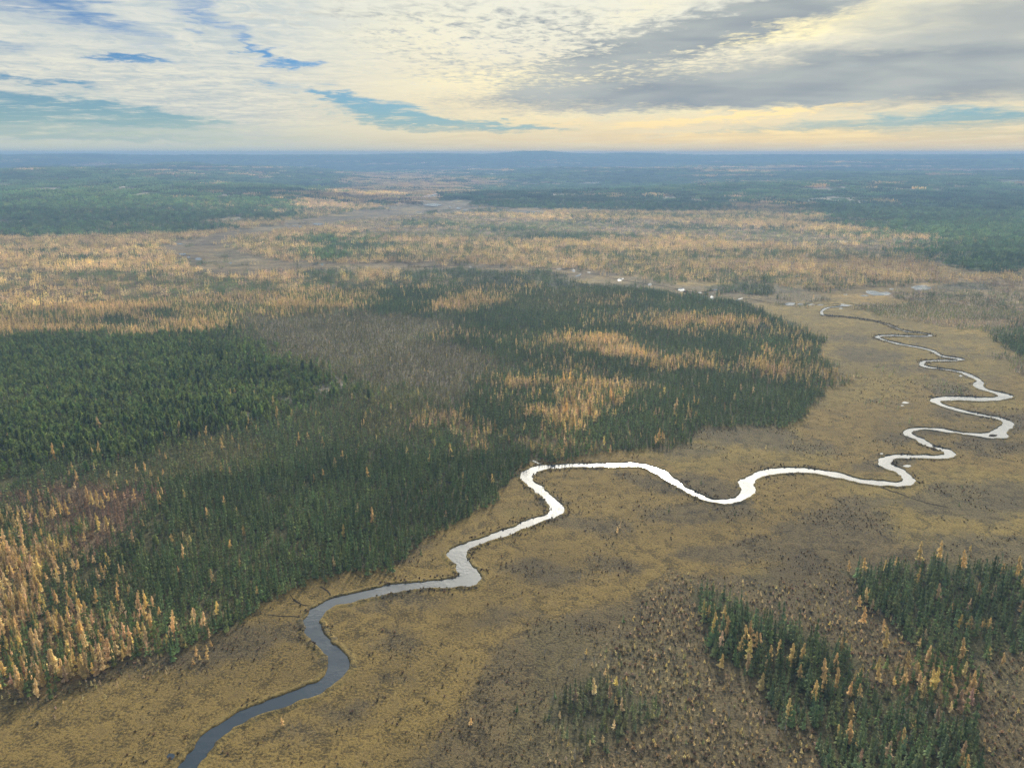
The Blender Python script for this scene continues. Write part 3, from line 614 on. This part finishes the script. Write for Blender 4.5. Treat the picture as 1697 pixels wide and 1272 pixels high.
# ------------------------------------------------------------------ tree geometry
def crown_geo(kind, H, Rr, n, seed, z0f=0.12):
    """needle boughs: each a bent two-triangle blade leaving the stem; returns V, F, leafvar"""
    r = np.random.default_rng(seed)
    t = np.sort(r.random(n) ** (0.85 if kind != 'pine' else 1.15)); z = H * (z0f + (1 - z0f) * t)
    a = r.random(n) * 2 * math.pi
    if kind == 'spruce':
        env = Rr * (np.clip(1.02 - t, 0, 1) ** 0.8) * (0.55 + 0.45 * np.sin(t * 23 + seed)) + 0.12; droop, wd = 0.42, 0.34
        env = env * (1 + .35 * (t > .8) * (r.random(n) - .3))
    elif kind == 'larch':
        env = Rr * (np.clip(1.05 - t, 0, 1) ** 0.75) * (0.60 + 0.25 * np.sin(t * 17 + seed * 2) * (t < .8)) * (0.55 + 0.70 * r.random(n)) + 0.15; droop, wd = 0.05, 0.34
    else:
        env = Rr * np.sqrt(np.clip(1.0 - (2 * t - 0.85) ** 2 / 1.45, 0.05, 1)) * (0.55 + 0.5 * r.random(n)); droop, wd = -0.12, 0.55
    env *= 0.72 + 0.5 * r.random(n)
    side = 1 + 0.38 * np.cos(a - seed - t * 3)          # lopsided crown
    L = env * side
    ca, sa = np.cos(a), np.sin(a)
    inn = L * 0.08; w = wd * (0.55 + 0.9 * r.random(n)) * (0.35 + 0.65 * L / max(Rr, .1)) * max(1, (130 / n) ** .5)
    dz = -droop * L + (r.random(n) - .5) * 0.25
    base = np.stack([ca * inn, sa * inn, z], 1)
    tip = np.stack([ca * L, sa * L, z + dz], 1)
    mid = (base * .42 + tip * .58)
    tw = (r.random(n) - .5) * 1.6
    wx, wy, wz = -sa * w * np.cos(tw), ca * w * np.cos(tw), w * np.sin(tw)
    Wv = np.stack([wx, wy, wz], 1)
    p1 = mid + Wv; p2 = mid - Wv; p1[:, 2] -= w * .35; p2[:, 2] -= w * .35
    V = np.stack([base, p1, tip, p2], 1).reshape(-1, 3); i = np.arange(n) * 4
    Fq = np.vstack([np.stack([i, i + 1, i + 2], 1), np.stack([i, i + 2, i + 3], 1)])
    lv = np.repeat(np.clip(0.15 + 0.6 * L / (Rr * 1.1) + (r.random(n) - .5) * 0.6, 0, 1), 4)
    return V, Fq, lv
def trunk_geo(H, r0, seed, sides=5, lean=0.02, limbs=4):
    r = random.Random(seed); V = []; Fq = []
    lv = [0, .5, 1]
    for k in lv:
        for j in range(sides):
            an = 2 * math.pi * j / sides; rr = r0 * (1 - .88 * k)
            V.append((math.cos(an) * rr + lean * H * k * k, math.sin(an) * rr, H * k * 0.97 - (0.4 if k == 0 else 0)))
    for k in range(2):
        for j in range(sides):
            a_, b_ = k * sides + j, k * sides + (j + 1) % sides
            Fq.append((a_, b_, b_ + sides, a_ + sides))
    for q_ in range(limbs):      # bare lower limbs
        z = H * (0.12 + 0.5 * r.random()); an = r.random() * 6.28; L = r0 * 5 + .3; b = len(V)
        for (o, zz, ww) in ((0, z, r0 * .35), (L, z + .15 * L, r0 * .12)):
            for dd in ((-ww, 0), (ww, 0), (0, ww * 1.6)):
                V.append((math.cos(an) * o - math.sin(an) * dd[0], math.sin(an) * o + math.cos(an) * dd[0], zz + dd[1]))
        for j in range(3): Fq.append((b + j, b + (j + 1) % 3, b + 3 + (j + 1) % 3, b + 3 + j))
    return np.array(V), np.array(Fq)
KIND = {'spruce': dict(H=7.8, R=1.28, mat=M_SPRUCE), 'larch': dict(H=7.6, R=1.45, mat=M_LARCH), 'pine': dict(H=8.8, R=1.5, mat=M_PINE)}
def one_tree(kind, n, seed, trunk=True, H=None, Rr=None):
    k = KIND[kind]; H = H or k['H']; Rr = Rr or k['R']
    z0 = {'spruce': .06, 'larch': .14, 'pine': .30}[kind]
    V, Fq, lv = crown_geo(kind, H, Rr, n, seed, z0); mi = np.zeros(len(Fq), int)
    if trunk:
        r0 = .10 if kind != 'pine' else .13
        tv = np.array([(r0, 0, -.4), (-r0 * .5, r0 * .87, -.4), (-r0 * .5, -r0 * .87, -.4), (0, 0, H * .93)])
        b = len(V); tf = np.array([(b, b + 1, b + 3), (b + 1, b + 2, b + 3), (b + 2, b, b + 3)])
        V = np.vstack([V, tv]); lv = np.concatenate([lv, np.zeros(4)]); Fq = np.vstack([Fq, tf]); mi = np.concatenate([mi, [1, 1, 1]])
    return V, Fq, lv, mi
def cone_tree(kind, seed):
    """far trees: ragged three-tier spire, ~18 triangles"""
    r = np.random.default_rng(seed); k = KIND[kind]; H = k['H'] * (.75 + .5 * r.random()); Rr = k['R'] * 1.05 * (.8 + .4 * r.random())
    V = []; Fq = []; lv = []
    tiers = {'pine': ((.30, .80, .9), (.5, 1.0, 1.0)), 'larch': ((.12, .62, 1.0), (.40, 1.0, .72)), 'spruce': ((.06, .60, 1.0), (.36, 1.0, .70))}[kind]
    for (za, zb, rr) in tiers:
        b = len(V); m_ = 5; ph = r.random() * 6
        V.append((0, 0, H * zb)); lv.append(1)
        for j in range(m_):
            q_ = Rr * rr * (.65 + .6 * r.random()); an = ph + 6.283 * j / m_
            V.append((math.cos(an) * q_, math.sin(an) * q_, H * za + (r.random() - .3) * .12 * H)); lv.append(r.random() * .7)
        for j in range(m_): Fq.append((b, b + 1 + j, b + 1 + (j + 1) % m_))
    return np.array(V), np.array(Fq), np.array(lv)
def grouped(kind, n, w, seed, geo, hs=(.7, 1.25)):
    r = np.random.default_rng(seed); VV = []; FF = []; LL = []; MM = []; b = 0
    for i in range(n):
        g_ = geo(seed * 100 + i); V = g_[0].copy(); s = hs[0] + (hs[1] - hs[0]) * r.random(); V *= (s * (.85 + .3 * r.random()), s * (.85 + .3 * r.random()), s)
        V[:, 0] += (r.random() - .5) * w; V[:, 1] += (r.random() - .5) * w
        VV.append(V); FF.append(g_[1] + b); LL.append(g_[2] * (.55 + .45 * r.random())); MM.append(g_[3] if len(g_) > 3 else np.zeros(len(g_[1]), int)); b += len(V)
    return np.vstack(VV), np.vstack(FF), np.concatenate(LL), np.concatenate(MM)
def proto(name, geo, mats):
    V, Fq, lv = geo[:3]
    me = mesh_np(name, V, [Fq], None, {'leafvar': ('POINT', 'FLOAT', lv)})
    for m_ in mats: me.materials.append(m_)
    if len(geo) > 3: me.polygons.foreach_set('material_index', geo[3].astype(np.int32))
    return bpy.data.objects.new(name, me)
def kit(kind):
    c = bpy.data.collections.new(kind + '_kit'); mats = [KIND[kind]['mat'], M_BARK]; k = 0
    n0, n1 = {'spruce': (170, 60), 'larch': (210, 72), 'pine': (200, 70)}[kind]
    for s in range(4): c.objects.link(proto(f'{kind}_a{s}', one_tree(kind, n0, 10 + s), mats))
    for s in range(4): c.objects.link(proto(f'{kind}_b{s}', one_tree(kind, n1, 20 + s), mats))
    for s in range(4): c.objects.link(proto(f'{kind}_c{s}', grouped(kind, 9, 13.0, 30 + s, lambda q: one_tree(kind, 22, q, False)), mats))
    for s in range(4): c.objects.link(proto(f'{kind}_d{s}', grouped(kind, 70, 66.0, 40 + s, lambda q: cone_tree(kind, q), (.8, 1.4)), mats))
    return c

# ------------------------------------------------------------------ scatter
def gn_scatter(name, label, coll, pts, rot, scl, idx_, tint, kindprop='stuff'):
    me = bpy.data.meshes.new(name); n = len(pts)
    me.vertices.add(n); me.vertices.foreach_set('co', pts.astype(np.float32).ravel())
    for k, t, v in (('rot', 'FLOAT_VECTOR', rot), ('scl', 'FLOAT_VECTOR', scl), ('idx', 'INT', idx_), ('tint', 'FLOAT_COLOR', tint)):
        a = me.attributes.new(k, t, 'POINT'); a.data.foreach_set({'INT': 'value', 'FLOAT_VECTOR': 'vector', 'FLOAT_COLOR': 'color'}[t], np.asarray(v, np.int32 if t == 'INT' else np.float32).ravel())
    o = link(name, me, kindprop); o['label'] = label
    ng = bpy.data.node_groups.new(name, 'GeometryNodeTree')
    ng.interface.new_socket('Geometry', in_out='INPUT', socket_type='NodeSocketGeometry'); ng.interface.new_socket('Geometry', in_out='OUTPUT', socket_type='NodeSocketGeometry')
    N = ng.nodes; gi = N.new('NodeGroupInput'); go = N.new('NodeGroupOutput'); io = N.new('GeometryNodeInstanceOnPoints'); ci = N.new('GeometryNodeCollectionInfo')
    ci.inputs[0].default_value = coll; ci.inputs[1].default_value = True; ci.inputs[2].default_value = True
    ng.links.new(gi.outputs[0], io.inputs['Points']); ng.links.new(ci.outputs[0], io.inputs['Instance']); io.inputs['Pick Instance'].default_value = True
    for nm, dt, sock in (('idx', 'INT', 'Instance Index'), ('rot', 'FLOAT_VECTOR', 'Rotation'), ('scl', 'FLOAT_VECTOR', 'Scale')):
        na_ = N.new('GeometryNodeInputNamedAttribute'); na_.data_type = dt; na_.inputs[0].default_value = nm; ng.links.new(na_.outputs[0], io.inputs[sock])
    ng.links.new(io.outputs[0], go.inputs[0])
    md = o.modifiers.new('scatter', 'NODES'); md.node_group = ng
    return o
def jgrid(r0, r1, step, half, seed):
    """jittered grid over the sector |azimuth| < half between r0 and r1"""
    r = np.random.default_rng(seed); xm = r1 * math.sin(R(half))
    gx, gy = np.meshgrid(np.arange(-xm, xm, step), np.arange(0, r1, step))
    X = gx.ravel() + (r.random(gx.size) - .5) * step; Y = gy.ravel() + (r.random(gx.size) - .5) * step
    rr = np.hypot(X, Y); k = (rr > r0) & (rr <= r1) & (np.abs(X) < Y * math.tan(R(half)) + 30)
    return X[k], Y[k]
P_TAB = np.array([t['p'] for t in TAB]); H_TAB = np.array([t['hs'] for t in TAB]); T_TAB = np.array([t['tint'] for t in TAB]); L_TAB = np.array([t['lt'] for t in TAB]); S_TAB = np.array([t['shrub'] for t in TAB])
trees = {k: [] for k in KIND}
def place(X, Y, lod, seed, dens=1.0):
    Z = height(X, Y); cl = cover(X, Y, Z + 2.5, seed); r_ = np.random.default_rng(seed)
    keep = ~in_water(X, Y, Z); X, Y, Z, cl = X[keep], Y[keep], Z[keep], cl[keep]
    p = P_TAB[cl].copy(); n = len(X); rr = np.hypot(X, Y)
    mixn = fbm(X * .45, Y, 60 if lod < 2 else 150, 3, 41)        # species drift in streaks
    isl = np.isin(cl, [CLS['larch'], CLS['larch_mix'], CLS['larch_pale'], CLS['larch_sparse'], CLS['far_larch']])
    sw = sst(.40, .66, mixn)
    shift = np.where(isl, (sw - .35), 0)
    tot = p.sum(1)
    p[:, 1] = np.clip(p[:, 1] - shift * np.minimum(.5, p[:, 1]), 0, 1); p[:, 0] = np.clip(p[:, 0] + shift * .5 * isl, 0, 1)
    thin = fbm(X, Y, 16, 3, 43); open_ = np.where(thin < .29, .35, 1.0)     # small glades
    u = r_.random(n) / (dens * open_)
    kinds = np.where(u < p[:, 0], 0, np.where(u < p[:, 0] + p[:, 1], 1, np.where(u < p.sum(1), 2, -1)))
    hs = H_TAB[cl] * (1.22 if lod >= 2 else 1.0) * (0.62 + 0.55 * r_.random(n)) * (0.75 + 0.5 * fbm(X, Y, 45, 3, 47))
    tall = r_.random(n) < .08; hs = np.where(tall, hs * 1.36, hs)
    drift = (0.70 + 0.60 * fbm(X, Y, 55, 3, 49)) * (1 + (lod >= 2) * 1.3 * (fbm(X * .5, Y, 500, 4, 149) - .5))
    for ki, kind in enumerate(('spruce', 'larch', 'pine')):
        s = kinds == ki; m_ = s.sum()
        if not m_: continue
        b = (0.62 + 0.76 * r_.random(m_)) * drift[s]
        if kind == 'larch':
            t = np.stack([b, b * (0.93 + .14 * r_.random(m_)), b * (.8 + .5 * r_.random(m_))], 1) * L_TAB[cl[s]]
            pink = r_.random(m_) < .14; t[pink] *= (.92, .86, 1.05)
            hh = hs[s] * np.where(cl[s] == CLS['forest'], 1.1, 1)
        else:
            t = np.stack([b * (.85 + .3 * r_.random(m_)), b, b * (.85 + .3 * r_.random(m_))], 1) * T_TAB[cl[s]]; hh = hs[s]
        wd = (.85 + .35 * r_.random(m_))
        sc_ = np.stack([hh ** .7 * wd, hh ** .7 * wd, hh], 1) if lod < 2 else np.stack([wd, wd, hh], 1)
        lodi = np.where(rr[s] < 520, 0, 4) if lod == 0 else np.full(m_, {2: 8, 3: 12}[lod])
        trees[kind].append(dict(p=np.stack([X[s], Y[s], Z[s] - .05], 1), r=np.stack([(r_.random(m_) - .5) * .08, (r_.random(m_) - .5) * .08, r_.random(m_) * 6.283], 1) if lod < 2 else np.stack([np.zeros(m_), np.zeros(m_), r_.random(m_) * 6.283], 1),
                                s=sc_, i=lodi + r_.integers(0, 4, m_), t=np.hstack([t, np.ones((m_, 1))]), c=cl[s], lod=np.full(m_, lod)))
HALF = 37
X, Y = jgrid(215, 1250, 2.75, HALF, 1); place(X, Y, 0, 1)
X, Y = jgrid(1250, 3300, 11.5, HALF, 2); place(X, Y, 2, 2, 1.15)
X, Y = jgrid(3300, 12700, 50.0, HALF, 3); place(X, Y, 3, 3, 1.3)
# single golden larches standing in the dark forest, each where the photograph has it: (x, y of the crown, height in px)
SOLO = [(90, 753, 24), (165, 748, 22), (155, 752, 14), (120, 774, 12), (128, 792, 18), (181, 787, 10), (191, 803, 10), (115, 785, 8), (50, 826, 17), (65, 818, 11), (81, 813, 8), (147, 822, 22), (152, 828, 18), (163, 830, 24), (170, 836, 20), (174, 822, 14), (181, 825, 12), (191, 823, 14), (117, 828, 14), (223, 821, 16), (265, 828, 20), (264, 829, 16), (211, 801, 9), (226, 778, 14), (241, 776, 15), (250, 786, 10), (263, 797, 11), (270, 783, 8), (284, 784, 9), (275, 757, 10), (269, 815, 9), (241, 848, 15), (237, 868, 9), (177, 868, 18), (20, 850, 14), (299, 710, 18), (297, 712, 14), (342, 716, 15), (316, 714, 9), (331, 721, 10), (351, 728, 8), (368, 737, 16), (370, 727, 10), (385, 727, 9), (273, 721, 9), (378, 711, 12), (412, 699, 12), (418, 700, 12), (411, 713, 12), (426, 710, 12), (454, 666, 16), (460, 686, 20), (485, 686, 12), (368, 776, 14), (372, 831, 14), (394, 850, 14), (177, 950, 18), (168, 960, 10), (112, 975, 16), (213, 981, 12), (191, 960, 8), (427, 980, 12), (496, 725, 14), (511, 723, 12), (492, 736, 8), (509, 746, 8), (535, 731, 12), (538, 739, 8), (568, 755, 14), (574, 760, 10), (603, 700, 10), (600, 706, 10), (614, 681, 8), (709, 675, 14), (713, 700, 12), (746, 748, 20), (712, 760, 14), (752, 758, 8), (767, 788, 10), (802, 790, 10), (772, 825, 10), (805, 744, 18), (612, 911, 10), (776, 674, 12), (1185, 1030, 22), (1205, 1042, 28), (1236, 1058, 28), (1228, 1070, 20), (1200, 1018, 22), (1241, 1046, 22), (1195, 1098, 20), (1183, 1012, 16), (1175, 1016, 18), (1248, 1062, 20), (1290, 1078, 24), (1313, 1090, 30), (1329, 1084, 24), (1276, 1088, 24), (1325, 1115, 18), (1364, 1112, 26), (1363, 1135, 26), (1383, 1100, 22), (1386, 1130, 24), (1349, 1148, 26), (1408, 1146, 20), (1422, 1148, 18), (1408, 1220, 30), (1495, 1225, 22), (1515, 1205, 14), (1523, 918, 26), (1557, 915, 24), (1594, 930, 24), (1685, 943, 26), (1659, 948, 18), (1406, 940, 16), (1432, 938, 18), (1465, 940, 16), (1485, 932, 12), (1423, 998, 16), (1430, 1022, 22), (1462, 1038, 16), (1466, 1062, 26), (1440, 985, 12), (1593, 1080, 26), (1640, 1035, 14), (1627, 1037, 10), (1637, 1085, 16), (1660, 1095, 16), (1388, 1215, 16), (1455, 1120, 18), (1572, 1120, 20), (1265, 604, 20), (1340, 640, 10), (1365, 622, 10), (325, 1082, 14), (343, 1088, 11), (343, 1076, 10), (321, 1098, 10), (350, 1068, 10), (331, 1090, 8), (541, 1035, 5), (1012, 745, 12), (1092, 724, 22), (1085, 730, 16), (1097, 726, 18), (1116, 685, 10), (1132, 676, 10), (1150, 664, 12), (1157, 667, 10), (1132, 657, 10), (1120, 700, 8)]
L = dict(p=[], r=[], s=[], i=[], t=[], c=[], lod=[])
for k, (sx, sy, hp) in enumerate(SOLO):
    gx, gy = pix_ground(sx, sy + hp * .5); dist = math.hypot(gx, gy, CAM_H)
    H = hp * dist / F / math.cos(math.atan2(CAM_H, math.hypot(gx, gy))) * 1.12
    s = H / 7.4; r_ = random.Random(k); b = .95 + .3 * r_.random()
    L['p'].append((gx, gy, 0)); L['r'].append(((r_.random() - .5) * .1, (r_.random() - .5) * .1, r_.random() * 6.28)); L['s'].append((s ** .7 * 1.05, s ** .7 * 1.05, s)); L['i'].append(r_.randrange(4)); L['t'].append((b, b * (.92 + .1 * r_.random()), b * .95, 1)); L['c'].append(200); L['lod'].append(0)
trees['larch'].append({k: np.array(v) for k, v in L.items()})

# nearest / largest in view become things of their own, the rest one object per kind
AREAS = [  # what stands where: boxes on the photograph, the first that holds the foot of the tree
    ((0, 1000, 420, 1272), 'forest edge by left meadow'), ((0, 860, 230, 1010), 'far-left golden stand'),
    ((230, 900, 500, 1110), 'forest edge above slate-blue bend'), ((420, 840, 720, 1000), 'forest margin above narrow river straight'),
    ((1380, 900, 1697, 1000), 'top edge of hazy right-hand stand'), ((1440, 1000, 1697, 1095), 'hazy right-hand spruce stand'),
    ((1140, 960, 1270, 1140), 'upper tip of diagonal strip'), ((1270, 1020, 1440, 1180), 'middle of diagonal strip'),
    ((1330, 1140, 1660, 1272), 'lower end of diagonal strip'), ((880, 1090, 1110, 1272), 'loose clump on brown fen'),
    ((1000, 940, 1697, 1272), 'brown sapling fen'), ((700, 500, 1000, 1000), 'forest corner above bright bend'),
    ((0, 540, 700, 1000), 'broad forest left of river'), ((700, 400, 1400, 780), 'forest beyond bright river reach')]
def area(px, py):
    for (a, b, c, d), n in AREAS:
        if a <= px < c and b <= py < d: return n
    return 'open brown fen near river'
_ONES = 'first second third fourth fifth sixth seventh eighth ninth tenth eleventh twelfth thirteenth fourteenth fifteenth sixteenth seventeenth eighteenth nineteenth'.split()
def ordw(n):
    if n < 20: return _ONES[n - 1]
    t = ('twenty', 'thirty', 'forty')[n // 10 - 2]
    return t[:-1] + 'ieth' if n % 10 == 0 else t + '-' + _ONES[n % 10 - 1]
WORD = {'spruce': ('dark green', 'grey-green', 'olive green', 'spruce'), 'larch': ('bright golden', 'pale pinkish-gold', 'amber', 'larch'), 'pine': ('deep green', 'grey-green', 'yellow-green', 'pine')}
def thing_tree(kind, seeds=4):
    out = []
    for s in range(seeds):
        k = KIND[kind]; z0 = {'spruce': .05, 'larch': .12, 'pine': .30}[kind]
        V, Fq, lv = crown_geo(kind, k['H'], k['R'], {'spruce': 330, 'larch': 400, 'pine': 330}[kind], 60 + s, z0)
        cm = mesh_np(kind + '_crown', V, [Fq], k['mat'], {'leafvar': ('POINT', 'FLOAT', lv)})
        tv, tf = trunk_geo(k['H'] * .95, .12 if kind != 'pine' else .16, s); tm = mesh_np(kind + '_trunk', tv, [tf], M_BARK)
        out.append((cm, tm))
    return out
def build_things(kind, N):
    D = {k: np.concatenate([d[k] for d in trees[kind]]) for k in trees[kind][0]}
    px, py, ok = world_pix(D['p'][:, 0], D['p'][:, 1], D['p'][:, 2] + 4); dist = np.sqrt(D['p'][:, 0] ** 2 + D['p'][:, 1] ** 2 + CAM_H ** 2)
    size = np.where(ok & (px > 4) & (px < 1693) & (py > 4) & (py < 1266) & (D['lod'] == 0), D['s'][:, 2] * KIND[kind]['H'] / dist, 0)
    o = np.argsort(-size)[:N]; o = o[size[o] > 0]
    protos = thing_tree(kind); gr = {}
    for j in o:
        cm, tm = protos[int(D['i'][j]) % 4]
        e = bpy.data.objects.new(kind + '_tree', None); COL.objects.link(e); e.empty_display_size = .5
        e.location = D['p'][j]; e.rotation_euler = D['r'][j]; e.scale = D['s'][j]
        t = [float(v) for v in D['t'][j][:3]]
        for nm, me in (('trunk', tm), ('crown', cm)):
            c = bpy.data.objects.new(nm, me); COL.objects.link(c); c.parent = e; c['tint'] = t; c.color = (*t, 1)
        ar = area(px[j], py[j]); Hm = D['s'][j, 2] * KIND[kind]['H']
        hw = 'tall' if Hm > 8.6 else 'middling' if Hm > 5.5 else 'small' if Hm > 3 else 'shrub-sized'
        tw = WORD[kind][0 if (t[0] > t[2] * .93 and t[0] < 1.7 or kind == 'larch' and t[1] > .8 * t[0]) else 1]
        if kind == 'larch': tw = WORD[kind][1] if t[0] < .8 or t[1] < .93 * t[0] and t[0] < .9 else WORD[kind][0] if t[0] > .95 else WORD[kind][2]
        elif kind == 'spruce': tw = WORD[kind][1] if t[0] > 1.5 else WORD[kind][2] if t[0] > t[1] * 1.05 else WORD[kind][0]
        e['category'] = kind
        gr.setdefault(ar, []).append((e, px[j], py[j], Hm, f'{hw} {tw} {kind}'))
    for ar, L_ in gr.items():                       # rows from the nearest back, each told off from the left
        L_.sort(key=lambda q: -q[2]); tallest = max(L_, key=lambda q: q[3])[0] if len(L_) > 3 else None
        rows = [L_[i_:i_ + 14] for i_ in range(0, len(L_), 14)]
        for ri, row in enumerate(rows):
            row.sort(key=lambda q: q[1]); rn = 'front' if ri == 0 else 'rearmost' if ri == len(rows) - 1 else ordw(ri + 1)
            for ci_, q in enumerate(row):
                e = q[0]; e['group'] = f'{kind} trees, {ar}'
                w_ = 'leftmost' if ci_ == 0 else 'rightmost' if ci_ == len(row) - 1 else ordw(ci_ + 1) + ' from left'
                e['label'] = f'{q[4]}, tallest of its kind there, {ar}' if e is tallest else f'{q[4]}, {w_} in {rn} row, {ar}'
    m_ = np.ones(len(size), bool); m_[o] = False
    return {k: v[m_] for k, v in D.items()}
rest = {}
def build_snags():
    r = np.random.default_rng(77); px = np.concatenate([r.uniform(900, 1690, 260), r.uniform(5, 620, 140)]); py = np.concatenate([r.uniform(960, 1265, 260), r.uniform(700, 1200, 140)])
    X, Y = pix_ground(px, py); cl = cover(X, Y, X * 0, 9); k = np.isin(cl, [CLS[q] for q in ('saplings', 'clump', 'stand', 'brownmead', 'grey', 'rust', 'forest_olive')]) & ~in_water(X, Y, X * 0)
    px, py, X, Y = (v[k][:130] for v in (px, py, X, Y)); ms = []
    for s_ in range(4):
        tv, tf = trunk_geo(6.5, .11, 70 + s_, 5, .03 * (s_ - 1), 2); bv = []; bf = []
        rr = random.Random(s_)
        for q in range(16):
            z = 1.2 + 4.8 * rr.random(); an = rr.random() * 6.28; L = (.3 + .9 * rr.random()) * (1.1 - z / 7.5); b = len(bv)
            for (o, zz, ww) in ((-.06, z, .05), (L, z + L * .2, .012)):
                for d0, d1 in ((-ww, 0), (ww, 0), (0, ww * 1.7)): bv.append((math.cos(an) * o - math.sin(an) * d0, math.sin(an) * o + math.cos(an) * d0, zz + d1))
            for j in range(3): bf.append((b + j, b + (j + 1) % 3, b + 3 + (j + 1) % 3, b + 3 + j))
        ms.append((mesh_np('snag_trunk', tv, [tf], M_DEAD), mesh_np('snag_branches', np.array(bv), [np.array(bf)], M_DEAD)))
    gr = {}
    for i in range(len(X)):
        e = bpy.data.objects.new('dead_tree', None); COL.objects.link(e); e.location = (X[i], Y[i], 0); h = .55 + .6 * r.random()
        e.rotation_euler = (r.normal(0, .07), r.normal(0, .07), r.random() * 6.28); e.scale = (h * 1.3, h * 1.3, h); e['category'] = 'dead tree'
        for nm, me in zip(('trunk', 'crown'), ms[i % 4]):
            c_ = bpy.data.objects.new(nm, me); COL.objects.link(c_); c_.parent = e
        gr.setdefault(area(px[i], py[i]), []).append((e, px[i], py[i], h))
    for ar, L_ in gr.items():
        L_.sort(key=lambda q: -q[2]); rows = [L_[i:i + 10] for i in range(0, len(L_), 10)]
        for ri, row in enumerate(rows):
            row.sort(key=lambda q: q[1]); rn = 'front' if ri == 0 else 'rearmost' if ri == len(rows) - 1 else ordw(ri + 1)
            for ci_, q in enumerate(row):
                q[0]['group'] = f'dead trees, {ar}'; w_ = 'leftmost' if ci_ == 0 else ordw(ci_ + 1) + ' from left'
                q[0]['label'] = f'bare grey dead stem, {w_} in {rn} row, {ar}'
build_snags()
for kind, lab in (('spruce', 'dense mass of narrow dark spruces covering the land'), ('larch', 'golden autumn larches spread in belts over the bog'), ('pine', 'green pine woods on the drier rises')):
    D = build_things(kind, 300); rest[kind] = D
    gn_scatter(kind + '_forest', lab, kit(kind), D['p'], D['r'], D['s'], D['i'], D['t'])
    print(kind, len(D['p']))

# ------------------------------------------------------------------ low shrubs and tussocks of the fen
c = bpy.data.collections.new('shrub_kit')
def shrub_geo(seed):
    r = np.random.default_rng(seed); n = 26
    a = r.random(n) * 6.283; L = .25 + .75 * r.random(n); e = .3 + .9 * r.random(n)
    tip = np.stack([np.cos(a) * L * np.cos(e), np.sin(a) * L * np.cos(e), .15 + L * np.sin(e)], 1)
    w = .10 + .14 * r.random(n); W = np.stack([-np.sin(a) * w, np.cos(a) * w, np.zeros(n)], 1); b = tip * .15; b[:, 2] = -.05
    V = np.stack([b, tip * .6 + W, tip, tip * .6 - W], 1).reshape(-1, 3); i = np.arange(n) * 4
    return V, np.vstack([np.stack([i, i + 1, i + 2], 1), np.stack([i, i + 2, i + 3], 1)]), np.repeat(r.random(n), 4)
for s in range(4): c.objects.link(proto(f'shrub_{s}', shrub_geo(s), [M_SHRUB]))
X, Y = jgrid(215, 800, 1.6, HALF, 5)
Z = height(X, Y); cl = cover(X, Y, Z); sap = cl == CLS['saplings']
k = (rng.random(len(X)) < np.where(sap, .62 * sst(.25, .55, fbm(X, Y, 18, 3, 103)), S_TAB[cl] * sst(.42, .62, fbm(X, Y, 26, 4, 101)) * .8)) & ~in_water(X, Y, Z)
X, Y, Z, sap = X[k], Y[k], Z[k], sap[k]; n = len(X); print('shrubs', n)
s = .3 + .8 * rng.random(n) ** 2.5; b = .75 + 1.0 * rng.random(n)
s[sap] *= 1.35; b[sap] *= 1 + 1.1 * rng.random(int(sap.sum())) ** 2
for bp, sd in ((bankA, 1), (bankB, -1)):
    q_ = bp[rng.integers(0, len(bp) - 1, len(bp) * 2)] ; q_ = q_ + rng.normal(0, 2.3, q_.shape) * 1.0
    ok_ = (fbm(q_[:, 0], q_[:, 1], 38, 3, 203) > .50) & (np.hypot(*q_.T) < 1100); q_ = q_[ok_]
    tp = world_pix(q_[:, 0], q_[:, 1], q_[:, 0] * 0)
    wet_ = wgrid[np.clip(tp[1], 0, GH - 1).astype(int), np.clip(tp[0] / 2, 0, GW - 1).astype(int)] > 0
    q_ = q_[~wet_]; X = np.append(X, q_[:, 0]); Y = np.append(Y, q_[:, 1]); Z = np.append(Z, np.zeros(len(q_)) + .1)
    s = np.append(s, .5 + .8 * rng.random(len(q_))); b = np.append(b, .5 + .9 * rng.random(len(q_)))
n = len(X)
tint = np.stack([b * (.9 + .3 * rng.random(n)), b, b * (.8 + .5 * rng.random(n)), np.ones(n)], 1)
gn_scatter('shrubs', 'low brown bog shrubs over the sedge', c, np.stack([X, Y, Z], 1), np.stack([n * [0], n * [0], rng.random(n) * 6.28], 1), np.stack([s, s, s], 1), rng.integers(0, 4, n), tint)

# ------------------------------------------------------------------ haze
import bmesh
bm = bmesh.new(); bmesh.ops.create_cube(bm, size=1.0)
me = bpy.data.meshes.new('haze'); bm.to_mesh(me); bm.free()
hz_o = link('haze', me, 'stuff'); HB, HT = -40.0, 226.5
hz_o.scale = (26200, 26200, HT - HB); hz_o.location = (0, 0, (HT + HB) / 2)
hz_o['label'] = 'thin blue autumn haze'
m, nt = new_mat('haze'); pv = nt.nodes.new('ShaderNodeVolumePrincipled')
pv.inputs['Color'].default_value = (0.245, 0.415, 0.69, 1); pv.inputs['Density'].default_value = 1.5e-4; pv.inputs['Anisotropy'].default_value = 0.1
o_ = nt.nodes.new('ShaderNodeOutputMaterial'); nt.links.new(pv.outputs[0], o_.inputs['Volume']); me.materials.append(m)
